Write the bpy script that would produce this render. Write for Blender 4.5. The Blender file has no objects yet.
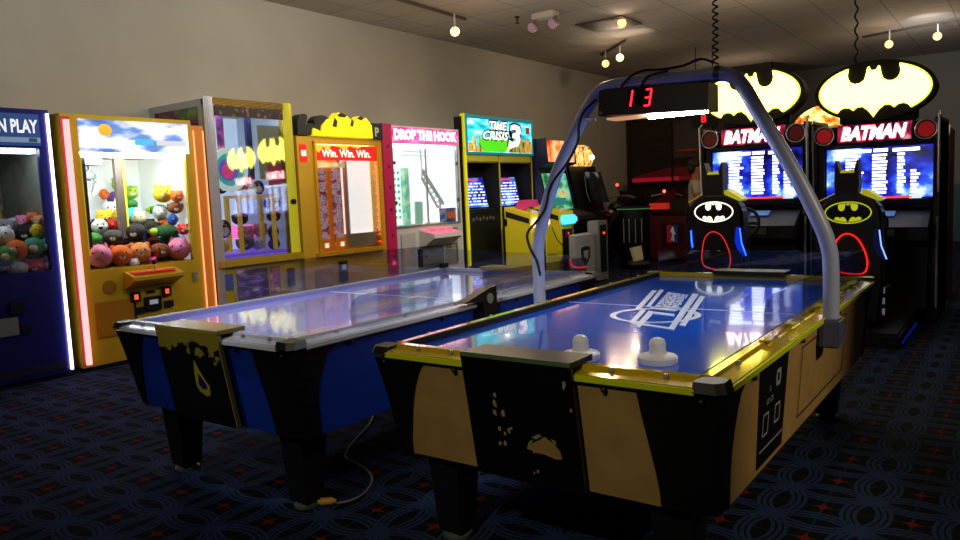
import bpy, bmesh, math, random
from mathutils import Vector, Matrix
random.seed(7)
S = bpy.context.scene
C = S.collection
PI = math.pi

# ------------------------------------------------------------------ materials
def lin(h):
    if isinstance(h, tuple): return h
    h = h.lstrip('#'); o = []
    for i in (0, 2, 4):
        c = int(h[i:i+2], 16)/255
        o.append(c/12.92 if c <= .04045 else ((c+.055)/1.055)**2.4)
    return tuple(o)
_M = {}
def mat(name, col, rough=.5, metal=0, em=None, es=0, coat=0, noise=0, nscale=20, spec=.5):
    if name in _M: return _M[name]
    m = bpy.data.materials.new(name); m.use_nodes = True
    nt = m.node_tree; b = nt.nodes['Principled BSDF']
    c = lin(col)
    b.inputs['Base Color'].default_value = (*c, 1)
    b.inputs['Roughness'].default_value = rough
    b.inputs['Metallic'].default_value = metal
    b.inputs['Coat Weight'].default_value = coat
    b.inputs['Specular IOR Level'].default_value = spec
    if em:
        b.inputs['Emission Color'].default_value = (*lin(em), 1)
        b.inputs['Emission Strength'].default_value = es
    if noise:
        tc = nt.nodes.new('ShaderNodeTexCoord'); n = nt.nodes.new('ShaderNodeTexNoise')
        n.inputs['Scale'].default_value = nscale; n.inputs['Detail'].default_value = 5
        r = nt.nodes.new('ShaderNodeValToRGB')
        r.color_ramp.elements[0].position = .3; r.color_ramp.elements[1].position = .7
        r.color_ramp.elements[0].color = (*[v*(1-noise) for v in c], 1)
        r.color_ramp.elements[1].color = (*[min(1, v*(1+noise)) for v in c], 1)
        nt.links.new(tc.outputs['Object'], n.inputs['Vector'])
        nt.links.new(n.outputs['Fac'], r.inputs['Fac'])
        nt.links.new(r.outputs['Color'], b.inputs['Base Color'])
    _M[name] = m
    return m
def ramp_mat(name, stops, scale=6, es=0, rough=.5, stretch=(1, 1, 1), kind='noise', detail=3):
    """procedural picture: noise or voronoi through a colour ramp, printed (es=0) or backlit (es>0)"""
    if name in _M: return _M[name]
    m = bpy.data.materials.new(name); m.use_nodes = True
    nt = m.node_tree; b = nt.nodes['Principled BSDF']; b.inputs['Roughness'].default_value = rough
    tc = nt.nodes.new('ShaderNodeTexCoord'); mp = nt.nodes.new('ShaderNodeMapping')
    mp.inputs['Scale'].default_value = stretch
    n = nt.nodes.new('ShaderNodeTexNoise' if kind == 'noise' else 'ShaderNodeTexVoronoi')
    n.inputs['Scale'].default_value = scale
    if kind == 'noise': n.inputs['Detail'].default_value = detail
    r = nt.nodes.new('ShaderNodeValToRGB'); cr = r.color_ramp
    while len(cr.elements) < len(stops): cr.elements.new(.5)
    for e, (p, c) in zip(cr.elements, stops):
        e.position = p; e.color = (*lin(c), 1)
    L = nt.links.new
    L(tc.outputs['Object'], mp.inputs['Vector']); L(mp.outputs['Vector'], n.inputs['Vector'])
    L(n.outputs['Fac' if kind == 'noise' else 'Color'], r.inputs['Fac'])
    L(r.outputs['Color'], b.inputs['Base Color'])
    if es:
        L(r.outputs['Color'], b.inputs['Emission Color']); b.inputs['Emission Strength'].default_value = es
        b.inputs['Base Color'].default_value = (.02, .02, .02, 1)
    _M[name] = m
    return m
def glow(name, col, es=1): return mat(name, '#080808', .4, em=col, es=es)
def glass_mat(name, tint=(.95, .97, 1), fac=.06):
    if name in _M: return _M[name]
    m = bpy.data.materials.new(name); m.use_nodes = True
    nt = m.node_tree; nt.nodes.clear()
    o = nt.nodes.new('ShaderNodeOutputMaterial'); mx = nt.nodes.new('ShaderNodeMixShader')
    t = nt.nodes.new('ShaderNodeBsdfTransparent'); t.inputs['Color'].default_value = (*tint, 1)
    g = nt.nodes.new('ShaderNodeBsdfGlossy'); g.inputs['Roughness'].default_value = .03
    lw = nt.nodes.new('ShaderNodeLayerWeight'); lw.inputs['Blend'].default_value = .35
    ma = nt.nodes.new('ShaderNodeMath'); ma.operation = 'MULTIPLY_ADD'
    ma.inputs[1].default_value = .5; ma.inputs[2].default_value = fac
    L = nt.links.new
    L(lw.outputs['Fresnel'], ma.inputs[0]); L(ma.outputs[0], mx.inputs['Fac'])
    L(t.outputs[0], mx.inputs[1]); L(g.outputs[0], mx.inputs[2]); L(mx.outputs[0], o.inputs['Surface'])
    _M[name] = m
    return m

BLACK = mat('black_laminate', '#0b0b0c', .45)
BLACKM = mat('black_matte', '#060606', .8)
DARKP = mat('dark_plastic', '#16161a', .35)
CHROME = mat('chrome', '#d4d7e0', .25, .5)
STEEL = mat('brushed_steel', '#9ba0a8', .35, .5)
BRASS = mat('brass', '#b08a4a', .25, .9)
WHITEP = mat('white_plastic', '#d8dade', .35)
GREYP = mat('grey_plastic', '#7d8086', .5)
YEL = mat('yellow_cabinet', '#c4a41c', .4, noise=.08, nscale=3)
YELB = mat('bright_yellow', '#e6d818', .45)
NAVY = mat('blue_cabinet', '#10146e', .35)
GLASS = glass_mat('clear_glass')
PLEXI = glass_mat('acrylic_shield', (.88, .9, .97), .05)

# ------------------------------------------------------------------ mesh builder
class B:
    def __init__(s): s.bm = bmesh.new()
    def hexa(s, lo, hi, mi=0):
        v = [s.bm.verts.new(p) for p in list(lo)+list(hi)]
        for f in ((3,2,1,0),(4,5,6,7),(0,1,5,4),(1,2,6,5),(2,3,7,6),(3,0,4,7)):
            s.bm.faces.new([v[i] for i in f]).material_index = mi
        return v
    def box(s, x0, x1, y0, y1, z0, z1, mi=0, bev=0):
        v = s.hexa([(x0,y0,z0),(x1,y0,z0),(x1,y1,z0),(x0,y1,z0)], [(x0,y0,z1),(x1,y0,z1),(x1,y1,z1),(x0,y1,z1)], mi)
        if bev:
            es = {e for a in v for e in a.link_edges}
            bmesh.ops.bevel(s.bm, geom=list(es), offset=bev, segments=2, affect='EDGES')
        return s
    def prism(s, pts, f0, f1, mi=0):
        """pts: 2D outline; f0,f1 map (a,b)->3D for the two faces"""
        a = [s.bm.verts.new(f0(*p)) for p in pts]; b = [s.bm.verts.new(f1(*p)) for p in pts]
        n = len(pts)
        s.bm.faces.new(a).material_index = mi; s.bm.faces.new(b[::-1]).material_index = mi
        for i in range(n):
            s.bm.faces.new([a[i], b[i], b[(i+1) % n], a[(i+1) % n]]).material_index = mi
        return s
    def xz(s, pts, y0, y1, mi=0): return s.prism(pts, lambda a, b: (a, y0, b), lambda a, b: (a, y1, b), mi)
    def yz(s, pts, x0, x1, mi=0): return s.prism(pts, lambda a, b: (x0, a, b), lambda a, b: (x1, a, b), mi)
    def xy(s, pts, z0, z1, mi=0): return s.prism(pts, lambda a, b: (a, b, z0), lambda a, b: (a, b, z1), mi)
    def tube(s, pts, r, seg=10, closed=False):
        P = [Vector(p) for p in pts]; n = len(P); rings = []
        up = Vector((0, 0, 1)); prev = None
        for i, p in enumerate(P):
            if closed: d = P[(i+1) % n]-P[i-1]
            else: d = P[min(i+1, n-1)]-P[max(i-1, 0)]
            d.normalize()
            if prev is None:
                a = d.cross(up if abs(d.z) < .9 else Vector((1, 0, 0))).normalized()
            else:
                a = (prev-d*prev.dot(d)).normalized()
            prev = a; b = d.cross(a)
            rr = r[i] if isinstance(r, (list, tuple)) else r
            rings.append([s.bm.verts.new(p+(a*math.cos(t)+b*math.sin(t))*rr) for t in [2*PI*k/seg for k in range(seg)]])
        for i in range(n if closed else n-1):
            A, Bq = rings[i], rings[(i+1) % n]
            for k in range(seg): s.bm.faces.new([A[k], A[(k+1) % seg], Bq[(k+1) % seg], Bq[k]])
        if not closed:
            s.bm.faces.new(rings[0][::-1]); s.bm.faces.new(rings[-1])
        return s
    def lathe(s, prof, c=(0, 0, 0), ax='z', seg=24):
        """prof: list of (radius, height)"""
        rings = []
        for r, h in prof:
            ring = []
            for k in range(seg):
                t = 2*PI*k/seg; a, b = r*math.cos(t), r*math.sin(t)
                q = (a, b, h) if ax == 'z' else ((h, a, b) if ax == 'x' else (a, h, b))
                ring.append(s.bm.verts.new((c[0]+q[0], c[1]+q[1], c[2]+q[2])))
            rings.append(ring)
        for i in range(len(rings)-1):
            for k in range(seg): s.bm.faces.new([rings[i][k], rings[i][(k+1) % seg], rings[i+1][(k+1) % seg], rings[i+1][k]])
        s.bm.faces.new(rings[0][::-1]); s.bm.faces.new(rings[-1])
        return s
    def ball(s, c, r, sc=(1, 1, 1), u=12, v=8, rot=None):
        m = Matrix.Translation(c) @ (rot or Matrix.Identity(4)) @ Matrix.Diagonal((r*sc[0], r*sc[1], r*sc[2], 1))
        bmesh.ops.create_uvsphere(s.bm, u_segments=u, v_segments=v, radius=1, matrix=m)
        return s
    def build(s, name, m, parent=None, smooth=False, loc=None, rotz=0):
        bmesh.ops.recalc_face_normals(s.bm, faces=s.bm.faces)
        me = bpy.data.meshes.new(name); s.bm.to_mesh(me); s.bm.free()
        for q in (m if isinstance(m, (list, tuple)) else [m]): me.materials.append(q)
        if smooth:
            for f in me.polygons: f.use_smooth = True
            me.set_sharp_from_angle(angle=math.radians(40))
        o = bpy.data.objects.new(name, me); C.objects.link(o)
        if parent: o.parent = parent
        if loc: o.location = loc
        o.rotation_euler.z = rotz
        return o
def box(name, m, parent, x0, x1, y0, y1, z0, z1, bev=0):
    return B().box(x0, x1, y0, y1, z0, z1, 0, bev).build(name, m, parent, bev > 0)
def tag(o, label=None, cat=None, group=None, kind=None):
    if label: o['label'] = label
    if cat: o['category'] = cat
    if group: o['group'] = group
    if kind: o['kind'] = kind
    return o
def thing(name, label, cat, loc=(0, 0, 0), rotz=0, group=None):
    o = bpy.data.objects.new(name, None); C.objects.link(o)
    o.location = loc; o.rotation_euler.z = rotz; o.empty_display_size = .1
    return tag(o, label, cat, group)
def copy_tree(o, parent=None):
    c = o.copy(); C.objects.link(c); c.parent = parent
    for ch in list(o.children): copy_tree(ch, c)
    return c
def ctext(s, bold=.02):
    cu = bpy.data.curves.new('t', 'FONT'); cu.body = s; cu.size = 1; cu.extrude = 0; cu.offset = bold
    cu.resolution_u = 2
    o = bpy.data.objects.new('t', cu); C.objects.link(o)
    dg = bpy.context.evaluated_depsgraph_get()
    me = bpy.data.meshes.new_from_object(o.evaluated_get(dg))
    bpy.data.objects.remove(o); bpy.data.curves.remove(cu)
    return me
def text(name, s, m, parent, fn, shear=0, bold=.02):
    """lettering fitted to the unit square, then mapped to 3D by fn(a, b)"""
    me = ctext(s, bold); me.name = name
    xs = [v.co.x for v in me.vertices]; ys = [v.co.y for v in me.vertices]
    x0, x1, y0, y1 = min(xs), max(xs), min(ys), max(ys)
    for v in me.vertices:
        a = (v.co.x-x0)/(x1-x0); b = (v.co.y-y0)/(y1-y0)
        v.co = fn(a+shear*(b-.5), b)
    me.materials.clear(); me.materials.append(m)
    o = bpy.data.objects.new(name, me); C.objects.link(o); o.parent = parent
    return o
def ftext(name, s, m, parent, x0, x1, z0, z1, y=-.012, shear=0, bold=.03):
    return text(name, s, m, parent, lambda a, b: (x0+(x1-x0)*a, y, z0+(z1-z0)*b), shear, bold)
def struct(o): o['kind'] = 'structure'; return o

# ------------------------------------------------------------------ camera
f_px, PITCH, ROLL, YAW, CH = 749.56, -5.7596, -2.5169, -36.057, 1.3608
pi_, ro, ya = map(math.radians, (PITCH, ROLL, YAW))
fw = Vector((math.sin(ya)*math.cos(pi_), math.cos(ya)*math.cos(pi_), math.sin(pi_)))
r0 = Vector((math.cos(ya), -math.sin(ya), 0)); u0 = r0.cross(fw)
rr = r0*math.cos(ro)+u0*math.sin(ro); uu = u0*math.cos(ro)-r0*math.sin(ro)
cd = bpy.data.cameras.new('camera'); cam = bpy.data.objects.new('camera', cd); C.objects.link(cam)
cd.sensor_width = 36; cd.lens = f_px*36/960; cd.clip_start = .02
cam.matrix_world = Matrix(((rr.x, uu.x, -fw.x, 0), (rr.y, uu.y, -fw.y, 0), (rr.z, uu.z, -fw.z, CH), (0, 0, 0, 1)))
S.camera = cam

# ------------------------------------------------------------------ room
XW, XF, CZ = -7.4, -6.414, 3.77
def carpet():
    m = bpy.data.materials.new('patterned_carpet'); m.use_nodes = True
    nt = m.node_tree; b = nt.nodes['Principled BSDF']; b.inputs['Roughness'].default_value = .95
    b.inputs['Specular IOR Level'].default_value = .1
    L = nt.links.new
    def mth(op, a, c=None, d=None):
        n = nt.nodes.new('ShaderNodeMath'); n.operation = op
        for i, v in enumerate((a, c, d)):
            if v is None: continue
            if isinstance(v, (int, float)): n.inputs[i].default_value = v
            else: L(v, n.inputs[i])
        return n.outputs[0]
    def mixc(fac, a, c):
        n = nt.nodes.new('ShaderNodeMix'); n.data_type = 'RGBA'; L(fac, n.inputs[0])
        for i, v in ((6, a), (7, c)):
            if isinstance(v, tuple): n.inputs[i].default_value = (*v, 1)
            else: L(v, n.inputs[i])
        return n.outputs[2]
    tc = nt.nodes.new('ShaderNodeTexCoord'); sp = nt.nodes.new('ShaderNodeSeparateXYZ'); L(tc.outputs['Object'], sp.inputs[0])
    u = mth('FRACT', mth('DIVIDE', sp.outputs[0], .325)); v = mth('FRACT', mth('DIVIDE', sp.outputs[1], .325))
    ring = None
    for cx in (0, 1):
        for cy in (0, 1):
            d = mth('SQRT', mth('ADD', mth('POWER', mth('ABSOLUTE', mth('SUBTRACT', u, cx)), 2.0), mth('POWER', mth('ABSOLUTE', mth('SUBTRACT', v, cy)), 2.0)))
            k = mth('MULTIPLY', mth('GREATER_THAN', d, .60), mth('LESS_THAN', d, .82))
            k = mth('MULTIPLY', k, mth('LESS_THAN', mth('FRACT', mth('DIVIDE', mth('SUBTRACT', d, .60), .074)), .66))
            ring = k if ring is None else mth('MAXIMUM', ring, k)
    a = mth('ABSOLUTE', mth('SUBTRACT', mth('FRACT', mth('ADD', u, .5)), .5)); c = mth('ABSOLUTE', mth('SUBTRACT', mth('FRACT', mth('ADD', v, .5)), .5))
    star = mth('LESS_THAN', mth('ADD', mth('SQRT', a), mth('SQRT', c)), .40)
    grn = mth('MAXIMUM', mth('LESS_THAN', a, .018), mth('LESS_THAN', c, .018))
    col = mixc(grn, (.004, .006, .009), (.006, .026, .023))
    col = mixc(ring, col, (.021, .040, .115))
    col = mixc(star, col, (.15, .012, .009))
    n = nt.nodes.new('ShaderNodeTexNoise'); n.inputs['Scale'].default_value = 160; L(tc.outputs['Object'], n.inputs['Vector'])
    hsv = nt.nodes.new('ShaderNodeHueSaturation'); L(col, hsv.inputs['Color']); L(mth('ADD', mth('MULTIPLY', n.outputs['Fac'], 1.2), .4), hsv.inputs['Value'])
    L(hsv.outputs[0], b.inputs['Base Color'])
    bp = nt.nodes.new('ShaderNodeBump'); bp.inputs['Strength'].default_value = .3; L(n.outputs['Fac'], bp.inputs['Height']); L(bp.outputs[0], b.inputs['Normal'])
    return m
def ceil_mat():
    m = bpy.data.materials.new('ceiling_tiles'); m.use_nodes = True
    nt = m.node_tree; b = nt.nodes['Principled BSDF']; b.inputs['Roughness'].default_value = .9; L = nt.links.new
    tc = nt.nodes.new('ShaderNodeTexCoord'); mp = nt.nodes.new('ShaderNodeMapping')
    mp.inputs['Location'].default_value = (5.42/.75, -10.02/.75, 0); mp.inputs['Scale'].default_value = (1/.75, 1/.75, 1)
    br = nt.nodes.new('ShaderNodeTexBrick'); br.offset = 0; br.squash = 1
    br.inputs['Scale'].default_value = 1; br.inputs['Mortar Size'].default_value = .012; br.inputs['Brick Width'].default_value = 1; br.inputs['Row Height'].default_value = 1
    br.inputs['Color1'].default_value = (.42, .40, .37, 1); br.inputs['Color2'].default_value = (.38, .36, .34, 1); br.inputs['Mortar'].default_value = (.20, .19, .17, 1)
    L(tc.outputs['Object'], mp.inputs['Vector']); L(mp.outputs[0], br.inputs['Vector']); L(br.outputs['Color'], b.inputs['Base Color'])
    return m
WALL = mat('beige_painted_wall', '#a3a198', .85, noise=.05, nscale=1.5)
struct(box('floor', carpet(), None, XW-.2, 3.7, -3.2, 18.1, -.1, 0))
struct(box('ceiling', ceil_mat(), None, XW-.2, 3.7, -3.2, 18.1, CZ, CZ+.1))
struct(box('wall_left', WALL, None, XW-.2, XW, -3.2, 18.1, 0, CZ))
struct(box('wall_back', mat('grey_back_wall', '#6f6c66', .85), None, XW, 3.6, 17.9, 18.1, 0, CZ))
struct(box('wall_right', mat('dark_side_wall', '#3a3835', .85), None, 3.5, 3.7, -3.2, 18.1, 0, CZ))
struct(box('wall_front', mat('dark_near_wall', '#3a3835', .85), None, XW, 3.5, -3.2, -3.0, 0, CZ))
struct(box('trim_1', mat('teal_wainscot', '#1f4a4c', .6), None, -4.6, 3.5, 17.86, 17.9, 0, 1.15))
struct(box('baseboard_left', BLACKM, None, XW, XW+.015, -3, 17.9, 0, .1))
# dark slatted partition at the end of the left wall
SL = ramp_mat('dark_slat_wood', [(.3, '#1a100a'), (.7, '#33231a')], 3, 0, .6, (.4, 1, 14))
g = B().box(XW+.0, -4.2, 16.1, 16.22, 0, CZ)
for k in range(28): g.box(XW+.06, -4.22, 16.085, 16.1, .3+k*.122, .3+k*.122+.085)
for x in (XW+.03, -6.0, -4.26): g.box(x-.05, x+.05, 16.06, 16.1, 0, CZ-.01)
struct(g.build('wall_partition', SL))

def sm(P, n=5):
    P = [Vector(p) for p in P]; o = []
    for i in range(len(P)-1):
        p0, p1, p2, p3 = P[max(0, i-1)], P[i], P[i+1], P[min(len(P)-1, i+2)]
        for k in range(n):
            t = k/n; o.append(.5*((2*p1)+(p2-p0)*t+(2*p0-5*p1+4*p2-p3)*t*t+(3*p1-p0-3*p2+p3)*t**3))
    return o+[P[-1]]
# ------------------------------------------------------------------ logo shapes
def arc(cx, cy, rx, ry, a0, a1, n=14):
    return [(cx+rx*math.cos(math.radians(a0+(a1-a0)*k/n)), cy+ry*math.sin(math.radians(a0+(a1-a0)*k/n))) for k in range(n+1)]
def bat_outline(deep=False):
    """right half of a bat silhouette filling a unit circle, mirrored"""
    h = [(0, .72), (.045, .72), (.075, .86), (.105, .84), (.13, .58), (.16, .40), (.23, .30), (.32, .28), (.40, .36), (.44, .50), (.45, .64), (.43, .86)]
    h += arc(0, 0, .97, .97, 60, -49, 16)
    h += [(.62, -.70), (.58, -.60), (.50, -.55), (.42, -.57), (.35, -.68), (.28, -.57), (.19, -.56), (.10, -.70), (.03, -.88)]
    if deep: h = [(x, (z-.28)*1.22+.16 if .05 < z < .66 and .12 < x < .47 else ((z+.56)*1+-.42 if -.72 < z < -.5 and x < .6 else z)) for x, z in h]
    return h+[(0, -.97)]+[(-x, z) for x, z in h[::-1][:-1]]
BAT = bat_outline(); BAT2 = bat_outline(True)

# ------------------------------------------------------------------ plush prizes
TOYC = {'pink': '#f08aa8', 'orange': '#f0742a', 'light orange': '#f09a50', 'brown': '#7a4526', 'white': '#e8e6e0', 'magenta': '#e0489a', 'green': '#3d8f3a',
 'dark grey': '#3c3a38', 'charcoal': '#2b2c2c', 'black': '#121214', 'dark green': '#1f5a2a', 'red': '#d02420', 'blue': '#2a6ad0', 'yellow': '#f0d030', 'cyan': '#58cfe0',
 'cream': '#f0e2b0', 'purple': '#5a3a8a', 'lime green': '#a8d040', 'sky blue': '#70b8f0', 'green and blue': '#4a9a78', 'teal': '#3f8c78', 'spotted white': '#c8c8c8',
 'dark red': '#8a1a1c', 'grey': '#7d7d80', 'light grey': '#b5b5b8', 'peach': '#f0b080', 'black and white': '#1a1b20', 'navy': '#1b2450'}
EYE = mat('toy_eye', '#050505', .15)
def plush(kind, colour, loc, r, rz, label, group):
    m = mat('plush_'+colour.replace(' ', '_'), TOYC[colour], .9, noise=.18, nscale=60)
    nm = 'plush_ball' if kind == 'ball' else 'plush_'+kind
    t = thing(nm, label, 'plush toy', loc, rz, group)
    acc = {'pig': mat('plush_snout_pink', '#e0607f', .8), 'panda': BLACKM, 'penguin': mat('plush_white', '#e8e6e0', .9, noise=.18, nscale=60), 'bird': mat('beak_orange', '#f08a20', .6)}.get(kind, mat('plush_muzzle', '#f2e2c8', .9))
    sc = {'turtle': (1.25, 1, .72), 'dog': (1.1, 1, .85), 'bird': (.85, .9, 1.05), 'penguin': (.85, .85, 1.1)}.get(kind, (1, 1, .97))
    B().ball((0, 0, 0), r, sc, 16, 10).build('body', m, t, True)
    e = .19*r
    if kind in ('pig', 'bear', 'cat', 'dog', 'panda'):
        for sx in (-1, 1):
            if kind in ('bear', 'panda'):
                B().ball((sx*.66*r*sc[0], -.05*r, .72*r*sc[2]), .3*r, (1, .55, 1), 10, 6).build('ear', BLACKM if kind == 'panda' else m, t, True)
            elif kind == 'dog':
                B().ball((sx*.88*r*sc[0], -.15*r, .25*r), .3*r, (.5, .6, 1.3), 10, 6).build('ear', m, t, True)
            else:
                B().lathe([(.24*r, 0), (.16*r, .2*r), (.02*r, .42*r)], (sx*.52*r*sc[0], -.1*r, .74*r*sc[2]), 'z', 8).build('ear', m, t, True)
    if kind == 'turtle':
        B().ball((-1.15*r, -.25*r, .1*r), .42*r, (1, 1, 1), 10, 7).build('head', mat('plush_lime_green', TOYC['lime green'], .9, noise=.18, nscale=60), t, True)
        for sx in (-.8, .8): B().ball((sx*r, -.55*r, -.42*r), .26*r, (1.2, .8, .5), 8, 6).build('flipper', m, t, True)
    elif kind == 'ball':
        B().ball((0, -.5*r, -.02*r), .62*r, (1, .9, .9), 12, 8).build('face_patch', mat('plush_cream', TOYC['cream'], .9, noise=.18, nscale=60), t, True)
    elif kind == 'penguin':
        B().ball((0, -.35*r, -.15*r), .68*r, (.9, .8, 1.1), 12, 8).build('belly', acc, t, True)
        B().lathe([(.12*r, 0), (.02*r, -.25*r)], (0, -.86*r, .42*r), 'y', 8).build('beak', mat('beak_orange', '#f08a20', .6), t, True)
    elif kind == 'bird':
        B().lathe([(.18*r, 0), (.02*r, -.32*r)], (0, -.86*r, .1*r), 'y', 8).build('beak', acc, t, True)
        for sx in (-1, 1): B().ball((sx*.8*r, 0, 0), .4*r, (.4, .8, 1), 8, 6).build('wing', m, t, True)
    else:
        B().ball((0, -.83*r, -.15*r), (.3 if kind == 'pig' else .34)*r, (1, .6, .75), 10, 7).build('snout', acc, t, True)
        if kind == 'pig':
            for sx in (-1, 1): B().ball((sx*.1*r, -1.0*r, -.14*r), .05*r, (1, .6, 1.3), 6, 4).build('nostril', EYE, t, True)
        if kind in ('dog', 'bear', 'panda', 'cat'): B().ball((0, -1.02*r, -.06*r), .085*r, (1.2, .6, .8), 6, 4).build('nose', EYE, t, True)
    if kind != 'turtle':
        for sx in (-1, 1): B().ball((sx*.34*r, -.86*r*sc[1], .26*r), .1*r, (1, .6, 1.1), 8, 6).build('eye', EYE, t, True)
    return t
ORD = ['leftmost', 'second from left', 'third from left', 'fourth from left', 'fifth from left', 'sixth from left', 'seventh from left', 'eighth from left', 'ninth from left', 'tenth from left', 'eleventh from left', 'twelfth from left', 'thirteenth from left', 'fourteenth from left', 'fifteenth from left']
def fill_machine(L, y0, machine, tiers):
    rows = {}
    for q in L:
        k = 'bottom' if q[4] < tiers[0] else ('middle' if q[4] < tiers[1] else ('upper' if len(tiers) < 3 or q[4] < tiers[2] else 'topmost'))
        rows.setdefault(k, []).append(q)
    for k, lst in rows.items():
        lst.sort(key=lambda q: q[2]-1.65*q[3])
        for i, (kind, col, x, d, z, r) in enumerate(lst):
            lab = f"{col} plush {kind}, {ORD[i]} in {k} toy row of {machine}"
            plush(kind, col, (XF-d, y0+x, z), r, PI/2-.45+random.uniform(-.35, .35), lab, f"plush toys piled in {machine}")

# ------------------------------------------------------------------ prize machines along the left wall
def machine(name, label, y0): return thing(name, label, 'arcade machine', (XF, y0, 0), PI/2)
def coin_slot(t, x, z, s=.05, lit=True):
    o = box('coin_slot', DARKP, t, x-s, x+s, -.03, 0, z-s, z+s, .004)
    if lit: box('coin_light', glow('coin_red_glow', '#ff5a30', 1.2), o, x-s*.4, x+s*.4, -.033, -.03, z-s*.5, z+s*.5)
    return o
def crane(t, W, D, H, zw0, zw1, xw0, xw1, body, back, litm, hdr, zh0, bed):
    g = B()
    g.box(0, W, 0, D, .04, zw0-.001)                          # lower cabinet
    g.box(0, W, 0, D, zw1+.001, H)                            # head
    g.box(0, xw0, 0, .05, zw0, zw1); g.box(xw1, W, 0, .05, zw0, zw1)
    g.box(0, .03, .05, D, zw0, zw1); g.box(W-.03, W, .05, D, zw0, zw1)
    g.build('cabinet', body, t)
    box('plinth', BLACKM, t, .03, W-.03, .03, D-.03, 0, .04)
    box('back_panel', back, t, .03, W-.03, D-.04, D-.005, zw0, zw1)
    g = B().box(.031, .04, .06, D-.05, zw0, zw1).box(W-.04, W-.031, .06, D-.05, zw0, zw1)
    g.build('inner_liner', back, t)
    box('interior_light', litm, t, .08, W-.08, .10, .18, zw1-.03, zw1-.004)
    o = B().box(xw0, xw1, .012, .018, zw0, zw1).build('window_pane', GLASS, t)
    b = B()
    for i in range(len(bed)-1):
        b.box(.035, W-.035, bed[i][0], bed[i+1][0], zw0-.02, bed[i][1])
    b.build('prize_bed', mat('prize_bed_dark', '#2a2018', .9, noise=.3, nscale=15), t)
def claw(t, x, y, ztop, zc):
    o = B().box(x-.09, x+.09, y-.08, y+.08, ztop-.07, ztop-.01).build('claw_carriage', STEEL, t)
    B().tube([(x, y, ztop-.07), (x, y, zc+.1)], .006, 6).build('claw_cable', BLACKM, o)
    g = B().lathe([(.02, .12), (.035, .09), (.035, .04), (.015, .02)], (x, y, zc), 'z', 12)
    for k in range(3):
        a = k*2*PI/3+.4
        g.tube([(x+.02*math.cos(a), y+.02*math.sin(a), zc+.05), (x+.09*math.cos(a), y+.09*math.sin(a), zc), (x+.03*math.cos(a), y+.03*math.sin(a), zc-.09)], .006, 6)
    g.build('claw', CHROME, o)
def joystick(t, x, y, z, col=BLACKM):
    o = B().tube([(x, y, z), (x, y, z+.07)], .007, 8).build('joystick', STEEL, t)
    B().ball((x, y, z+.085), .022).build('knob', col, o, True)

BT = [
('ball','green',0.78,0.10,1.04,0.084),('ball','orange',0.87,0.10,1.08,0.085),('ball','green and blue',1.00,0.10,1.09,0.085),('ball','teal',1.12,0.10,1.09,0.08),('dog','spotted white',0.86,0.09,0.93,0.070),('bear','red',0.99,0.09,0.93,0.071),('bear','dark red',1.10,0.09,0.93,0.06),('dog','grey',0.89,0.34,1.26,0.087),('dog','light grey',1.01,0.44,1.28,0.069),('dog','black',1.04,0.28,1.2,0.087),('bear','pink',1.06,0.38,1.3,0.059),('bear','orange',1.09,0.26,1.33,0.048),('cat','white',0.84,0.22,1.2,0.077),('bird','yellow',1.07,0.16,1.22,0.062),('bear','peach',1.10,0.17,1.3,0.05)]
t = machine('claw_machine', 'tall blue claw machine with white neon edge at far left of the wall row', 1.80)
crane(t, 1.17, .95, 2.19, .90, 1.88, .12, 1.075, NAVY, mat('blue_machine_back', '#8c8f78', .5, noise=.3, nscale=5), glow('cool_tube_dim', '#e8f0ff', 12), None, 1.9, [(.06, .86), (.18, .97), (.3, 1.05), (.5, 1.1), (.9, 1.1)])
box('header_sign', mat('blue_header', '#1d3f74', .4, em='#2a5aa0', es=.35), t, .1, 1.09, -.008, 0, 1.90, 2.15)
ftext('lettering', 'N PLAY', mat('sign_white', '#e8eaf0', .5, em='#e8eaf0', es=.75), t, .785, 1.075, 2.0, 2.105)
g = B().box(.2, 1.085, -.014, -.008, 1.925, 1.965).build('header_stripe', mat('header_stripe', '#7890b8', .4, em='#8aa4cc', es=.4), t)
B().box(1.0, 1.06, -.018, -.014, 1.93, 1.96).build('sticker', mat('sticker_teal', '#3a6a78', .5), g)
box('inner_post', mat('blue_inner_post', '#2040a0', .4), t, .72, .82, .3, .36, 1.1, 1.87)
box('inner_post', mat('yellow_post', '#d8b020', .4), t, .92, .945, .5, .54, 1.1, 1.87)
box('mirror_picture', ramp_mat('reflection_print', [(.35, '#3c3e34'), (.5, '#a8a48c'), (.6, '#5b5c48'), (.75, '#c8b8a0')], 7), t, .5, 1.12, .88, .905, 1.4, 1.8)
claw(t, .6, .45, 1.87, 1.5)
B().lathe([(.012, 0), (.012, 2.1)], (1.155, -.014, .06), 'z', 10).build('neon_tube', glow('neon_white', '#e8d8ff', 5), t, True)
coin_slot(t, .78, .63, .05, False); box('coin_plate', STEEL, t, .62, .78, -.02, 0, .42, .56)
box('bill_slot', DARKP, t, .80, .87, -.02, 0, .42, .48)
box('prize_door', DARKP, t, .16, .52, -.012, 0, .2, .52)
box('lower_trim', mat('dark_blue_trim', '#0a0c38', .5), t, .05, 1.12, -.01, 0, .08, .14)
fill_machine(BT, 1.80, 'blue claw machine', (1.0, 1.22))

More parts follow.
